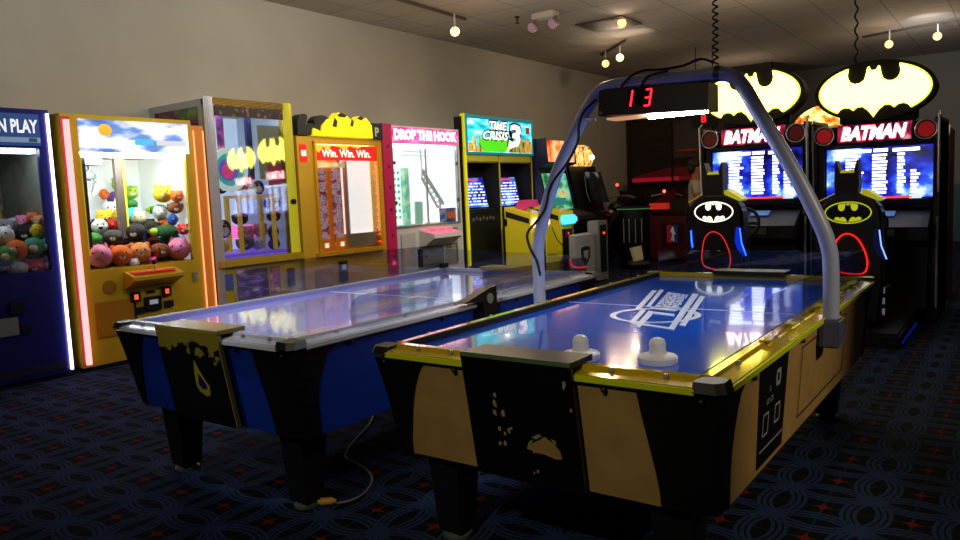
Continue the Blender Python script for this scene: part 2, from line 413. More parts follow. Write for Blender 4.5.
YT = [
('pig','pink',0.29,0.13,0.97,0.104),('bear','orange',0.48,0.13,0.96,0.095),('bear','light orange',0.66,0.13,0.97,0.095),('dog','brown',0.86,0.14,0.97,0.082),('pig','pink',1.055,0.13,0.97,0.108),('cat','white',0.57,0.08,0.88,0.045),('bear','magenta',0.74,0.08,0.88,0.045),('turtle','green',0.31,0.30,1.12,0.080),('dog','dark grey',0.53,0.32,1.12,0.081),('dog','charcoal',0.75,0.34,1.15,0.1),('dog','black',0.93,0.38,1.17,0.094),('turtle','dark green',1.0,0.24,1.13,0.10),('panda','white',0.49,0.47,1.22,0.072),('bird','red',0.6,0.45,1.23,0.052),('bird','blue',0.70,0.45,1.25,0.052),('bear','orange',1.08,0.36,1.2,0.075),('bear','red',1.10,0.10,1.15,0.055),('bear','yellow',0.62,0.62,1.3,0.074),('cat','white',0.74,0.72,1.37,0.08),('bear','cyan',0.82,0.58,1.31,0.075),('turtle','green',0.93,0.72,1.42,0.065),('bear','cream',0.89,0.50,1.27,0.07),('bird','yellow',0.68,0.50,1.32,0.05),('dog','purple',0.83,0.76,1.48,0.08),('bird','orange',0.72,0.78,1.52,0.05),('bear','lime green',0.88,0.78,1.61,0.07),('bear','lime green',0.98,0.76,1.53,0.07),('turtle','green',1.07,0.46,1.35,0.07),('bear','yellow',1.04,0.30,1.50,0.09),('bear','orange',1.10,0.16,1.47,0.06),('dog','brown',1.09,0.19,1.36,0.068),('cat','white',1.03,0.36,1.32,0.07),('bird','blue',1.06,0.2,1.25,0.055)]
t = machine('claw_machine', 'yellow claw machine with glowing pink neon edge, full of plush toys', 3.056)
crane(t, 1.2, .95, 2.175, .86, 1.86, .135, 1.12, YEL, mat('mirror_white_back_glow', '#f0f4f0', .3, em='#f4fff8', es=.35), glow('cool_tube', '#f0f6ff', 60), None, 1.9, [(.06, .80), (.22, .97), (.4, 1.06), (.55, 1.16), (.68, 1.26), (.9, 1.36)])  # back and side liners glow on their own to lift the interior
g = box('header_sign', ramp_mat('sky_header', [(.3, '#2c4a9a'), (.45, '#5d86c8'), (.55, '#e8f0ff'), (.7, '#ffffff')], 2.2, .9, .4, (1, 1, 2.5)), t, .14, 1.155, -.012, 0, 1.86, 2.135)
box('header_banner', mat('banner_white', '#f0f4ff', .5, em='#f4f8ff', es=1.1), g, .18, .62, -.018, -.012, 1.895, 1.97)
box('header_banner', mat('banner_blue', '#4aa8dc', .5, em='#4ab0e8', es=.8), g, .62, .80, -.018, -.012, 1.93, 1.985)
box('header_banner', mat('banner_grey', '#b8bcc8', .5, em='#c8ccd8', es=.8), g, .83, 1.13, -.018, -.012, 1.93, 1.975)
B().ball((.36, -.02, 2.05), .05, (1.2, .2, 1)).build('orange_ball_picture', mat('picture_orange', '#f0a830', .5, em='#f0a830', es=.8), g, True)
ftext('lettering', 'Y', mat('sign_white', '#e8eaf0'), g, 1.06, 1.12, 2.02, 2.1, -.02)
box('inner_post', mat('grey_post', '#6b5f50', .5), t, .60, .67, .32, .36, 1.1, 1.85)
box('inner_post_edge', mat('lit_yellow_edge', '#f0e020', .5, em='#f0e020', es=.6), t, .672, .69, .32, .35, 1.1, 1.85)
box('inner_post', mat('mirrored_yellow_post', '#e0c820', .4, em='#e8d020', es=.35), t, .165, .19, .09, .12, .98, 1.85)  # built bar standing in for a reflection in the interior mirror
box('inner_post', BLACKM, t, .20, .235, .12, .15, .98, 1.85)
box('inner_shelf', mat('mint_shelf', '#8cc0a8', .4), t, .34, .62, .70, .88, 1.66, 1.71)
claw(t, .45, .5, 1.85, 1.62)
# control shelf, slots, doors
B().yz([(0, .82), (-.17, .77), (-.17, .74), (0, .66)], .42, .90).build('control_shelf', YEL, t)
box('control_panel', mat('control_red_panel', '#c83c38', .5, em='#ff6050', es=.25), t, .45, .86, -.15, -.03, .805, .812)
joystick(t, .66, -.09, .80)
coin_slot(t, .50, .585, .045); coin_slot(t, .80, .60, .045)
box('card_reader', DARKP, t, .61, .69, -.012, 0, .60, .625)
box('bill_acceptor', DARKP, t, .58, .74, -.03, 0, .44, .57, .004)
box('bill_slot_light', mat('grey_glow', '#b0bcc0', .5, em='#b0bcc0', es=.3), t, .62, .70, -.034, -.03, .50, .54)
box('coin_return', DARKP, t, .48, .57, -.02, 0, .43, .49); box('coin_return', DARKP, t, .77, .86, -.02, 0, .45, .51)
g = box('prize_door', mat('yellow_door', '#b07808', .45), t, .14, .50, -.012, 0, .27, .58, .004)
box('door_edge', BLACKM, g, .48, .50, -.016, -.012, .29, .57)
B().lathe([(.06, 0), (.06, -.01)], (.28, 0, .70), 'y', 20).build('speaker_grille', mat('grille_yellow', '#9a6a0c', .7), t)
box('hinge', STEEL, t, 1.09, 1.13, -.02, 0, .66, .74)
B().lathe([(.024, 0), (.024, 2.05)], (.035, -.03, .07), 'z', 12).build('neon_tube', glow('neon_pink', '#ff9494', 2.3), t, True)
box('tube_channel', mat('red_channel', '#b03a3a', .5), t, .0, .075, -.006, 0, .06, 2.15)
g = box('corner_post', mat('orange_post', '#c87828', .4, em='#e88038', es=.15), t, 1.2, 1.33, .0, .12, .04, 2.13)
for x in (1.215, 1.318): B().lathe([(.006, 0), (.006, 1.98)], (x, -.012, .1), 'z', 8).build('neon_tube', glow('neon_orange', '#ff9a60', 2.2), g, True)
fill_machine(YT, 3.056, 'yellow claw machine', (1.0, 1.21, 1.34))

# silver framed machine
ST = [
('cat','white',0.49,0.30,1.56,0.070),('bear','orange',0.62,0.34,1.58,0.085),('penguin','black and white',0.78,0.30,1.54,0.070),('dog','black',0.34,0.34,1.53,0.055),('cat','white',0.64,0.22,1.52,0.05),('penguin','black',0.30,0.30,1.12,0.09),('bear','yellow',0.21,0.22,0.95,0.075),('dog','black',0.66,0.50,1.21,0.080),('bear','pink',0.72,0.5,1.04,0.09),('bear','pink',0.88,0.45,1.07,0.08),('dog','grey',0.55,0.30,0.95,0.085),('cat','white',0.70,0.28,0.94,0.07),('penguin','black and white',0.87,0.22,1.05,0.07),('dog','navy',0.87,0.21,1.36,0.085),('dog','black',0.88,0.21,1.22,0.07),('cat','purple',0.87,0.22,0.92,0.065)]
t = machine('prize_machine', 'tall chrome framed prize machine with a spinning disc behind its glass', 4.44)
W, D, H = 1.06, .96, 2.42
g = B().box(0, W, .02, D, .04, .82).box(0, W, .02, D, 2.345, H-.02).box(.0, .09, .02, .08, .8, 2.4).box(.93, W, .02, .08, .8, 2.4).box(W-.03, W, .08, D, .8, 2.36)
g.build('cabinet', mat('prize_cabinet_yellow', '#a08420', .4), t)
box('plinth', BLACKM, t, .02, W-.02, .04, D-.02, 0, .04)
box('side_panel', mat('chrome_side_panel', '#a4a8b0', .35, .3), t, -.012, 0, .08, D, .05, 2.40)
g = B()
for k in range(9):
    x = -.012+k*.012; g.tube([(x, .018-.02*math.sin(k/8*PI), .06), (x, .018-.02*math.sin(k/8*PI), H)], .008, 8)
g.build('corner_trim', CHROME, t, True)
g = B()
for k in range(8):
    x = .94+k*.016; g.tube([(x, .018-.025*math.sin(k/7*PI), .82), (x, .018-.025*math.sin(k/7*PI), H)], .010, 8)
g.build('corner_trim', mat('chrome_yellow_reflection', '#e8e060', .2, .7, em='#e8e030', es=.25), t, True)  # chrome trim; the yellow it reflects is put into colour and glow
g = B()
for k in range(5): g.tube([(.08, .015, H-.012-k*.014), (.95, .015, H-.012-k*.014)], .009, 8)
g.build('top_trim', mat('gold_trim', '#d0b060', .25, .8), t, True)
box('side_poster', ramp_mat('side_poster', [(.35, '#1a1018'), (.5, '#5a2438'), (.6, '#385a30'), (.75, '#8a7a4a')], 5, .15), t, -.02, -.012, .12, .86, 2.05, 2.33)
box('header_strip', ramp_mat('dark_header_strip', [(.45, '#0a0812'), (.55, '#1a1020'), (.65, '#7a4a30'), (.8, '#8a3a80')], 22, .4, .5, (1, 1, .8)), t, .095, .925, -.004, .03, 2.24, 2.34)
box('back_panel', mat('pale_blue_back_glow', '#c8dce8', .4, em='#c4d8f0', es=.6), t, .04, W-.04, D-.05, D-.01, .8, 2.34)  # back panel glows on its own to brighten the dark interior
g = B().box(.031, .04, .09, D-.05, .82, 2.34).box(W-.045, W-.031, .09, D-.05, .82, 2.34)
g.build('inner_liner', mat('grey_lit_liner', '#a8b4c0', .35, em='#a0b0c8', es=.25), t)
box('interior_light', glow('cool_tube_b', '#dfeaff', 30), t, .1, .9, .1, .16, 2.3, 2.335)
B().xy([(.09, .056), (.93, .012), (.93, .018), (.09, .062)], .84, 2.24).build('window_pane', glass_mat('glossy_glass', (.95, .97, 1), .13), t)
box('prize_bed', mat('lit_lilac_bed', '#8a70d0', .5, em='#7a60ff', es=.35), t, .04, W-.04, .09, D-.05, .80, .86)
g = box('picture_strip', ramp_mat('purple_strip', [(.4, '#5a2a70'), (.55, '#a04a90'), (.7, '#e0c040')], 9, .5), t, .20, .28, .14, .15, 1.9, 2.3)
o = B().lathe([(.22, 0), (.22, -.02)], (.29, .12, 1.72), 'y', 40).build('prize_disc', mat('disc_white', '#e8f4f0', .3, em='#d8f4f0', es=.55), t, True)
B().lathe([(.165, -.02), (.165, -.026)], (.29, .12, 1.72), 'y', 36).build('disc_ring', mat('disc_teal', '#30a8a0', .3, em='#30b8b0', es=.6), o, True)
B().lathe([(.115, -.026), (.115, -.032)], (.27, .12, 1.72), 'y', 30).build('disc_ring', mat('disc_purple', '#6a50b0', .3, em='#7058c8', es=.6), o, True)
B().lathe([(.07, -.032), (.07, -.04)], (.25, .12, 1.70), 'y', 30).build('disc_center', mat('disc_pink', '#d03a80', .3, em='#e04080', es=.7), o, True)
box('inner_column', mat('navy_column', '#202a60', .4), t, .56, .62, .14, .18, 1.62, 2.32)
g = box('bat_panel', mat('grey_print_panel', '#8a8c78', .5, em='#70745c', es=.3), t, .64, .93, .075, .085, 1.62, 2.18)
bp = [(.52, 1.93), (.56, 2.02), (.62, 2.07), (.64, 1.98), (.70, 1.96), (.72, 2.10), (.745, 2.06), (.77, 2.10), (.79, 1.96), (.85, 1.98), (.87, 2.10), (.925, 2.11), (.925, 1.83), (.87, 1.83), (.83, 1.76), (.80, 1.80), (.76, 1.74), (.70, 1.80), (.66, 1.76), (.60, 1.70), (.58, 1.78), (.54, 1.82)]
box('print_block', mat('red_print', '#a03a50', .5, em='#a03a50', es=.3), g, .74, .92, .065, .075, 1.55, 1.78)
# inner prize box
g = B()
for x in (.37, .80): g.box(x, x+.04, .12, .15, .87, 1.46)
g.box(.37, .84, .12, .15, 1.42, 1.46); g.box(.37, .41, .12, .36, 1.43, 1.46); g.box(.80, .84, .12, .36, 1.43, 1.46)
for x in (.37, .80): g.box(x, x+.04, .32, .36, .87, 1.43)
g.build('prize_chute_frame', mat('chute_yellow', '#e0b830', .4, em='#d8b030', es=.25), t)
B().box(.41, .80, .13, .135, .88, 1.42).build('chute_pane', GLASS, t)
box('lit_base_strip', glow('magenta_strip', '#ff70c0', 1.6), t, .26, .92, .55, .60, 1.0, 1.14)
box('ledge', mat('ledge_yellow', '#c0a020', .4), t, .0, W, -.04, .02, .745, .815, .006)
g = B()
for x in (.06, .36, .66, .96): g.lathe([(.008, -.04), (.008, -.046)], (x, 0, .78), 'y', 8)
g.build('ledge_screws', STEEL, t)
B().lathe([(.03, 0), (.03, -.03)], (.98, .0, 1.37), 'y', 16).build('lock', BLACKM, t)
box('door_frame', mat('ledge_yellow', '#c0a020'), t, .04, W-.04, .0, .02, .06, .74)
box('poster', ramp_mat('purple_poster', [(.4, '#241844'), (.52, '#3a2a6a'), (.6, '#7a4a9a'), (.7, '#b8a8d0')], 6, .12, .4, (1, 1, 3)), t, .20, .58, -.01, 0, .40, .70)
box('poster', ramp_mat('red_poster', [(.4, '#30203a'), (.55, '#a04a70'), (.7, '#c8a050')], 12, .12), t, .61, .74, -.01, 0, .42, .70)
box('instruction_card', mat('blue_card', '#3a4a80', .4, em='#3a4a80', es=.2), t, .06, .15, -.01, 0, .52, .68)
box('bill_acceptor', DARKP, t, .84, .92, -.03, 0, .46, .66)
fill_machine(ST, 4.44, 'chrome prize machine', (1.0, 1.4))

# yellow "Win. Win. Win." machine
t = machine('prize_machine', 'golden prize machine under a red sign reading Win. Win. Win.', 5.53)
W, D, H = 1.33, .93, 2.08
GOLD = mat('golden_cabinet', '#e0b030', .35, noise=.06, nscale=3)
g = B().box(0, W, 0, D, .04, .78).box(0, W, 0, D, 2.0, H).box(0, .22, 0, D, .78, 2.0).box(1.24, W, 0, D, .78, 2.0)
g.build('cabinet', GOLD, t)
g = B().box(.22, .25, -.03, 0, .76, 2.03).box(1.22, 1.25, -.03, 0, .76, 2.03).box(.22, 1.25, -.03, 0, 2.0, 2.03).box(.18, 1.28, -.05, 0, .74, .785)
g.build('window_frame', mat('gold_frame', '#e8b020', .3, .3), t)
box('plinth', BLACKM, t, .02, W-.02, .03, D-.03, 0, .04)
box('back_panel', mat('orange_back', '#e08a20', .5, em='#e07a10', es=.35), t, .22, .74, .26, .28, .78, 1.98)
box('back_panel', mat('white_lit_back', '#ffffff', .5, em='#fff8f0', es=1.6), t, .76, 1.235, .12, .14, .96, 1.98)
box('white_floor', mat('cream_floor', '#d8c8a8', .5), t, .74, 1.235, .06, .12, .80, .96)
box('inner_post', mat('white_post', '#e0d0c0', .4), t, .76, .80, .07, .11, .8, 1.82)
o = box('header_sign', mat('header_red', '#d01818', .4, em='#e01818', es=.7), t, .26, 1.235, -.012, .02, 1.82, 1.99)
ftext('lettering', 'Win. Win. Win.', mat('sign_cream', '#fff4e0', .5, em='#fff4e0', es=1), o, .34, 1.12, 1.855, 1.945, -.016)
pts = [(.26, 1.99), (.26, 1.93), (.30, 1.90), (.36, 1.97), (.44, 1.93), (.50, 1.985), (.62, 1.97), (.70, 1.93), (.78, 1.985), (.92, 1.96), (.98, 1.985)]
B().xz(pts, -.0145, -.0122).build('header_flash', mat('flash_yellow', '#f0c020', .4, em='#f0c020', es=.7), o)
box('side_sign', mat('header_red', '#d01818'), t, .03, .13, -.008, 0, 1.80, 1.99)
ftext('lettering', 'es', mat('sign_cream', '#fff4e0'), t, .045, .12, 1.86, 1.93, -.011)
box('logo_bar', mat('flash_yellow2', '#f8e8a0', .4, em='#f8e0a0', es=.8), t, .30, .72, .02, .03, 1.74, 1.80)
TR = ramp_mat('prize_track_print', [(.3, '#6a2a50'), (.42, '#c04a60'), (.5, '#f0c8c8'), (.6, '#e87848'), (.72, '#6878c0')], 9, .45, .4, (1, 1, 1.6))
for x in (.29, .52):
    g = B().box(x, x+.16, .06, .08, .84, 1.74).build('prize_track', TR, t)
    r_ = B()
    for k in range(6):
        r_.lathe([(.055, .05), (.055, .045)], (x+.08, 0, 1.66-k*.14), 'y', 18)
    r_.build('track_discs', ramp_mat('disc_print', [(.35, '#804058'), (.5, '#f0d0d8'), (.65, '#5a68a8')], 26, .5), g)
box('inner_post', mat('orange_divider', '#f09018', .4, em='#e88010', es=.4), t, .46, .51, .04, .10, .80, 1.82)
for x in (.30, .54):
    g = box('prize_slot', mat('orange_slot', '#e87818', .5, em='#f08020', es=.5), t, x, x+.13, .02, .055, .80, .93)
    box('slot_light', glow('warm_white', '#fff0c0', 2), g, x+.04, x+.09, .012, .02, .83, .88)
g = B()
for k in range(12): g.ball((1.205, -.012, .84+k*.085), .008, (1, 1, 1), 8, 6)
g.build('red_light_string', glow('led_red', '#ff2010', 5), t, True)
B().box(.25, 1.22, .0, .006, .79, 1.82).build('window_pane', GLASS, t)
box('interior_light', glow('warm_tube', '#fff0d8', 8), t, .30, 1.18, .05, .10, 1.95, 1.985)
# topper
cl = [(.01, 2.09)]+arc(.11, 2.2, .10, .12, 170, 60, 6)+arc(.20, 2.16, .12, .06, 120, 60, 4)+arc(.38, 2.20, .14, .12, 150, 20, 8)+[(.50, 2.09)]
B().xz(cl, -.02, .10).build('topper_cloud', mat('topper_black', '#1c2028', .5), t)
cl = [(.20, 2.09), (.22, 2.17), (.29, 2.15), (.33, 2.12), (.35, 2.20), (.44, 2.28), (.52, 2.28), (.60, 2.36), (.72, 2.35), (.80, 2.28), (.86, 2.28), (.94, 2.34), (1.06, 2.32), (1.14, 2.24), (1.15, 2.085)]
o = B().xz(cl, -.045, .06).build('topper_shape', mat('bat_yellow', '#e8e010', .4, em='#e8e010', es=.6), t)
g = B()
for q in ([(.50, 2.20), (.54, 2.30), (.58, 2.26), (.56, 2.19)], [(.58, 2.33), (.64, 2.36), (.74, 2.34), (.70, 2.31), (.62, 2.31)], [(.78, 2.22), (.81, 2.30), (.84, 2.27), (.82, 2.21)], [(.90, 2.31), (.95, 2.34), (1.02, 2.32), (.96, 2.29)]):
    g.xz(q, -.05, -.045)
g.build('topper_spots', mat('spot_brown', '#3a2a10', .6), o)
g = box('topper_box', mat('topper_black', '#1c2028'), t, 1.15, 1.33, -.04, .10, 2.085, 2.27)
ftext('lettering', 'P', mat('grey_letter', '#a8b0a0', .5, em='#a8b0a0', es=.4), g, 1.19, 1.26, 2.11, 2.22, -.044)
box('bill_acceptor', DARKP, t, .50, .62, -.03, 0, .42, .66); box('bill_slot_light', mat('grey_glow', '#b0bcc0'), t, .53, .59, -.034, -.03, .56, .62)
box('prize_door', mat('gold_door', '#a87810', .45), t, .14, .40, -.012, 0, .3, .6)
box('lower_vent', DARKP, t, .72, .98, -.006, 0, .2, .3)

# white and magenta "DROP THE HOOK" machine
t = machine('prize_machine', 'bright white lit prize machine with a magenta header and magenta side panel', 6.88)
W, D = 1.56, .93
MAG = mat('magenta_panel', '#b01a50', .4, em='#b01a50', es=.12)
LGREY = mat('light_grey_cabinet', '#c4c4c0', .45)
g = B().box(.02, W, 0, D, .04, 1.0).box(.02, W, 0, D, 2.05, 2.27).box(.02, .17, 0, D, 1.0, 2.05).box(1.49, W, 0, D, 1.0, 2.05)
g.build('cabinet', LGREY, t)
box('plinth', BLACKM, t, .04, W-.02, .03, D-.03, 0, .04)
o = box('magenta_side_panel', MAG, t, -.02, .15, -.03, .10, .05, 2.28)
g = B()
for z in (.62, .9, 1.22, 1.5, 1.75, 2.0): g.lathe([(.022, -.03), (.022, -.034)], (.07, 0, z), 'y', 12)
g.build('panel_dots', mat('dark_magenta', '#6a0c38', .5), o)
B().lathe([(.03, -.03), (.03, -.035)], (.07, 0, .55), 'y', 12).build('panel_light', glow('pink_light', '#ff3080', 1.5), o)
o = box('header_sign', ramp_mat('pink_header', [(.35, '#d01878'), (.5, '#f050a0'), (.7, '#ff90c8')], 4, .9, .4, (1, 1, 4)), t, .17, 1.53, -.012, 0, 2.06, 2.25)
ftext('lettering', 'DROP THE HOOK', mat('white_glow_text', '#ffffff', .5, em='#ffffff', es=2.5), o, .21, 1.49, 2.095, 2.225, -.016, 0, .05)
WB = mat('white_back_glow', '#ffffff', .5, em='#fdfffb', es=1.5)  # white back and liner emit, standing in for the bright interior light
o = box('back_panel', WB, t, .17, 1.49, .36, .38, 1.0, 2.05)
g = B()
for i in range(7):
    for j in range(8): g.lathe([(.022, .36), (.022, .354)], (.36+i*.075, 0, 1.10+j*.085), 'y', 10)
g.build('green_dots', mat('green_dot', '#38b890', .5, em='#38b890', es=.7), o)
g = B()
for i in range(10):
    for j in range(2): g.lathe([(.014, .36), (.014, .354)], (.80+i*.055, 0, 1.93+j*.05), 'y', 8)
g.build('grey_dots', mat('grey_dot', '#98a898', .5, em='#98a898', es=.5), o)
box('inner_liner', WB, t, 1.47, 1.489, .03, .36, 1.0, 2.05)
g = box('pillar', ramp_mat('mint_pillar', [(.4, '#60c8a0'), (.55, '#b8e8c0'), (.7, '#e8f8d0')], 8, .8), t, .62, .72, .22, .28, 1.0, 1.75)
g = B().tube([(1.0, .22, 1.72), (1.42, .22, 1.25)], .03, 8).tube([(.98, .22, 1.62), (1.3, .22, 1.2)], .02, 8)
for k in range(7): g.tube([(1.0+k*.06, .22, 1.72-k*.067), (.98+k*.046, .22, 1.62-k*.06)], .01, 6)
g.tube([(.98, .22, 2.04), (1.0, .22, 1.66)], .012, 6).tube([(1.35, .22, 1.3), (1.35, .22, 1.12)], .02, 8)
g.build('hook_crane', mat('grey_crane_glow', '#b8beb8', .4, em='#a8b0a8', es=.4), t)  # own glow put into the crane to lighten it
o = box('mint_blocks', mat('mint_block', '#a8d8b8', .5, em='#a8d8b8', es=.5), t, .80, .95, .2, .22, 1.0, 1.3)
g = box('prize_carton', mat('blue_carton', '#2a4a90', .5, em='#2a4a90', es=.3), t, 1.25, 1.46, .03, .16, 1.0, 1.19)
box('carton_label', mat('orange_label', '#e85028', .5, em='#e85028', es=.5), g, 1.27, 1.44, .024, .03, 1.05, 1.14)
g = B().box(.17, 1.49, .006, .012, 1.0, 2.05).build('window_pane', GLASS, t)
g = B().box(.815, .83, -.006, .016, 1.0, 2.05).box(.155, .175, -.012, .02, .98, 2.06).box(1.485, 1.505, -.012, .02, .98, 2.06).box(.16, 1.5, -.012, .02, .975, 1.0)
g.build('window_frame', mat('thin_frame', '#a8aca8', .22, .6), t)
for x, z in ((.19, 1.8), (.19, 1.3), (1.47, 1.8), (1.47, 1.3)): box('window_clip', BLACKM, t, x-.015, x+.015, -.02, -.006, z-.02, z+.02)
box('interior_light', glow('cool_tube_c', '#ffffff', 10), t, .25, 1.4, .06, .12, 2.0, 2.04)
g = B().yz([(0, .93), (-.26, .87), (-.26, .82), (-.10, .72), (0, .70)], .60, 1.20)
o = g.build('control_console', mat('white_console', '#d8d4d4', .4), t)
B().prism([(.63, 0), (1.17, 0), (1.17, 1), (.63, 1)], lambda a, b: (a, -.25+.22*b, .877+.051*b), lambda a, b: (a, -.25+.22*b, .883+.051*b)).build('console_top', mat('pink_console', '#f07090', .4, em='#ff6a90', es=.6), o)
for x in (.73, .90, 1.07):
    B().lathe([(.04, 0), (.04, .03), (.03, .04)], (x, -.14, .905), 'z', 16).build('button', glow('button_red', '#ff5a70', 1.5), o, True)
g = box('cash_box', STEEL, t, .60, 1.10, -.06, 0, .44, .70, .006)
for x in (.66, .72, .78, .84, .90, .96, 1.02): box('bolt', BLACKM, g, x-.012, x+.012, -.065, -.06, .46, .475)
B().lathe([(.015, -.06), (.015, -.07)], (.66, 0, .58), 'y', 10).build('lock', BLACKM, g)
box('side_strip', BLACKM, t, .56, .60, -.05, 0, .44, .68)
g = box('coin_panel', mat('coin_panel_grey', '#9a9a94', .4, .4), t, 1.16, 1.42, -.012, 0, .42, .92)
for x in (1.23, 1.35):
    c_ = box('coin_slot', DARKP, g, x-.04, x+.04, -.03, -.012, .76, .88); box('coin_light', glow('coin_amber', '#c89050', .8), c_, x-.015, x+.015, -.033, -.03, .79, .85)
box('coin_return', BLACKM, g, 1.18, 1.40, -.016, -.012, .69, .70); box('coin_return', BLACKM, g, 1.38, 1.392, -.016, -.012, .45, .66)
box('lower_door', mat('grey_door', '#b2b2ae', .45), t, .24, .52, -.01, 0, .2, .9)
box('door_gap', BLACKM, t, .24, .245, -.014, -.01, .55, .88)

# twin-bay shooting cabinet
t = machine('arcade_cabinet', 'twin-screen shooting game cabinet with yellow edges, yellow gun pedestals and a cyan city marquee', 8.50)
W, D = 1.82, .93
g = B()
for x in (0, .885, W-.02): g.box(x, x+.02, -.025, -.01, .05, 1.96)
g.build('side_edge', mat('cabinet_yellow_edge', '#d8d020', .4), t)
g = B()
for x in (0, .88, W-.03): g.box(x, x+.03, -.01, .7, .05, 1.96)
g.box(0, .03, -.01, .12, 1.96, 2.46); g.box(W-.03, W, -.01, .12, 1.96, 2.46)
g.build('side_panel', BLACKM, t)
B().box(.03, W-.03, .3, D, .05, 2.02).box(.03, W-.03, -.0, .12, 1.9, 2.44).box(.03, W-.03, -.0, .3, 1.9, 2.0).box(.03, W-.03, .0, .31, .05, 1.08).build('cabinet', BLACK, t)
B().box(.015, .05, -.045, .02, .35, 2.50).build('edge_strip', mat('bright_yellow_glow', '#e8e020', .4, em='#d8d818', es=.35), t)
TCm = ramp_mat('city_marquee', [(.28, '#0a6a78'), (.42, '#12a8c0'), (.54, '#38d8e8'), (.68, '#c8f8f8')], 2.5, 1.3, .4, (1.2, 1, 4))
o = box('marquee', TCm, t, .06, 1.79, -.05, .02, 1.96, 2.47)
g = B().box(.04, 1.81, -.065, .0, 2.44, 2.49).box(.04, 1.81, -.065, 0, 1.935, 1.965).box(.04, .065, -.065, 0, 1.96, 2.45).box(1.785, 1.81, -.065, 0, 1.96, 2.45)
g.build('marquee_frame', mat('teal_frame', '#107a88', .4, em='#1090a0', es=.35), t)
sk = [(.08, 1.975)]; x = .08; random.seed(3)
while x < 1.72:
    h = random.choice((2.06, 2.10, 2.15, 2.19)); w = random.uniform(.04, .09); sk += [(x, h), (x+w, h)]; x += w
sk += [(x, 1.975)]
B().xz(sk, -.054, -.05).build('skyline_picture', ramp_mat('skyline', [(.35, '#3a4020'), (.5, '#b0a840'), (.62, '#e8a050'), (.75, '#e8e8c0')], 9, .7, .5, (3, 1, 1)), o)
gl = [(.45, 1.98), (.36, 2.10), (.44, 2.20), (.70, 2.18), (.98, 2.20), (1.12, 2.10), (1.05, 1.98)]
B().xz(gl, -.058, -.054).build('green_glow_picture', mat('marquee_green', '#40c010', .5, em='#50d818', es=.9), o)
OUTB = mat('letter_black', '#080808', .5)
def tc_text(s, x0, x1, z0, z1):
    ftext('lettering_outline', s, OUTB, o, x0-.015, x1+.02, z0-.02, z1+.02, -.060, .08, .10)
    ftext('lettering', s, mat('letter_white', '#ffffff', .5, em='#ffffff', es=1.2), o, x0, x1, z0, z1, -.064, .08, .03)
tc_text('TIME', .60, 1.06, 2.30, 2.42); tc_text('CRISIS', .44, 1.10, 2.15, 2.28)
ftext('numeral_outline', '3', OUTB, o, 1.10, 1.48, 2.02, 2.43, -.061, .25, .10)
ftext('numeral', '3', mat('letter_white', '#ffffff'), o, 1.13, 1.45, 2.05, 2.40, -.066, .25, .04)
B().xz([(1.02, 1.975), (1.20, 2.14), (1.28, 2.08)], -.064, -.060).build('numeral_tail', mat('letter_white', '#ffffff'), o)
box('rating_sticker', mat('sticker_red', '#c02018', .5, em='#c02018', es=.5), o, 1.62, 1.72, -.056, -.05, 2.27, 2.37)
for x0, x1 in ((.045, .865), (.915, 1.775)):
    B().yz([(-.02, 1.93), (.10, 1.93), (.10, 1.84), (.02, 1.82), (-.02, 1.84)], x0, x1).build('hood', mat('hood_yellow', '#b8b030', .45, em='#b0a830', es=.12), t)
SCR = ramp_mat('blue_screen', [(.25, '#0a0c50'), (.45, '#1830b0'), (.55, '#3a70e8'), (.7, '#a0d0ff')], 3, .8, .2, (1, 1, 1.5))
ROWW = glow('screen_white', '#e8f0ff', 1.6); ROWR = glow('screen_red', '#ff4050', 1.3)
random.seed(5)
for x0 in (.08, .97):
    fm = lambda a, b, dy=0: (x0+a*.72, .14+b*.10-dy, 1.17+b*.44)
    o = B().prism([(0, 0), (1, 0), (1, 1), (0, 1)], lambda a, b: fm(a, b), lambda a, b: fm(a, b, -.02)).build('screen', SCR, t)
    g = B()
    for k in range(8):
        b0 = .08+k*.10
        xx = .04
        while xx < .93:
            w = random.uniform(.05, .17)
            g.prism([(xx, b0), (min(xx+w, .97), b0), (min(xx+w, .97), b0+.045), (xx, b0+.045)], lambda a, b: fm(a, b, .003), lambda a, b: fm(a, b, .001)); xx += w+.03+(.05 if random.random() < .4 else 0)
    g.build('score_rows', ROWW, o)
    g = B().prism([(.04, .90), (.8, .90), (.8, .96), (.04, .96)], lambda a, b: fm(a, b, .003), lambda a, b: fm(a, b, .001)).build('score_title', ROWR, o)
    B().box(x0-.03, x0+.75, .02, .14, 1.085, 1.15).build('screen_bezel', DARKP, t)
    for k in range(7): B().lathe([(.028, 0), (.028, -.006)], (x0+.12+k*.085, 0, 1.0+.015*(k % 2)), 'y', 12).build('printed_badge', mat('print_grey', '#5a5a52', .6), t)
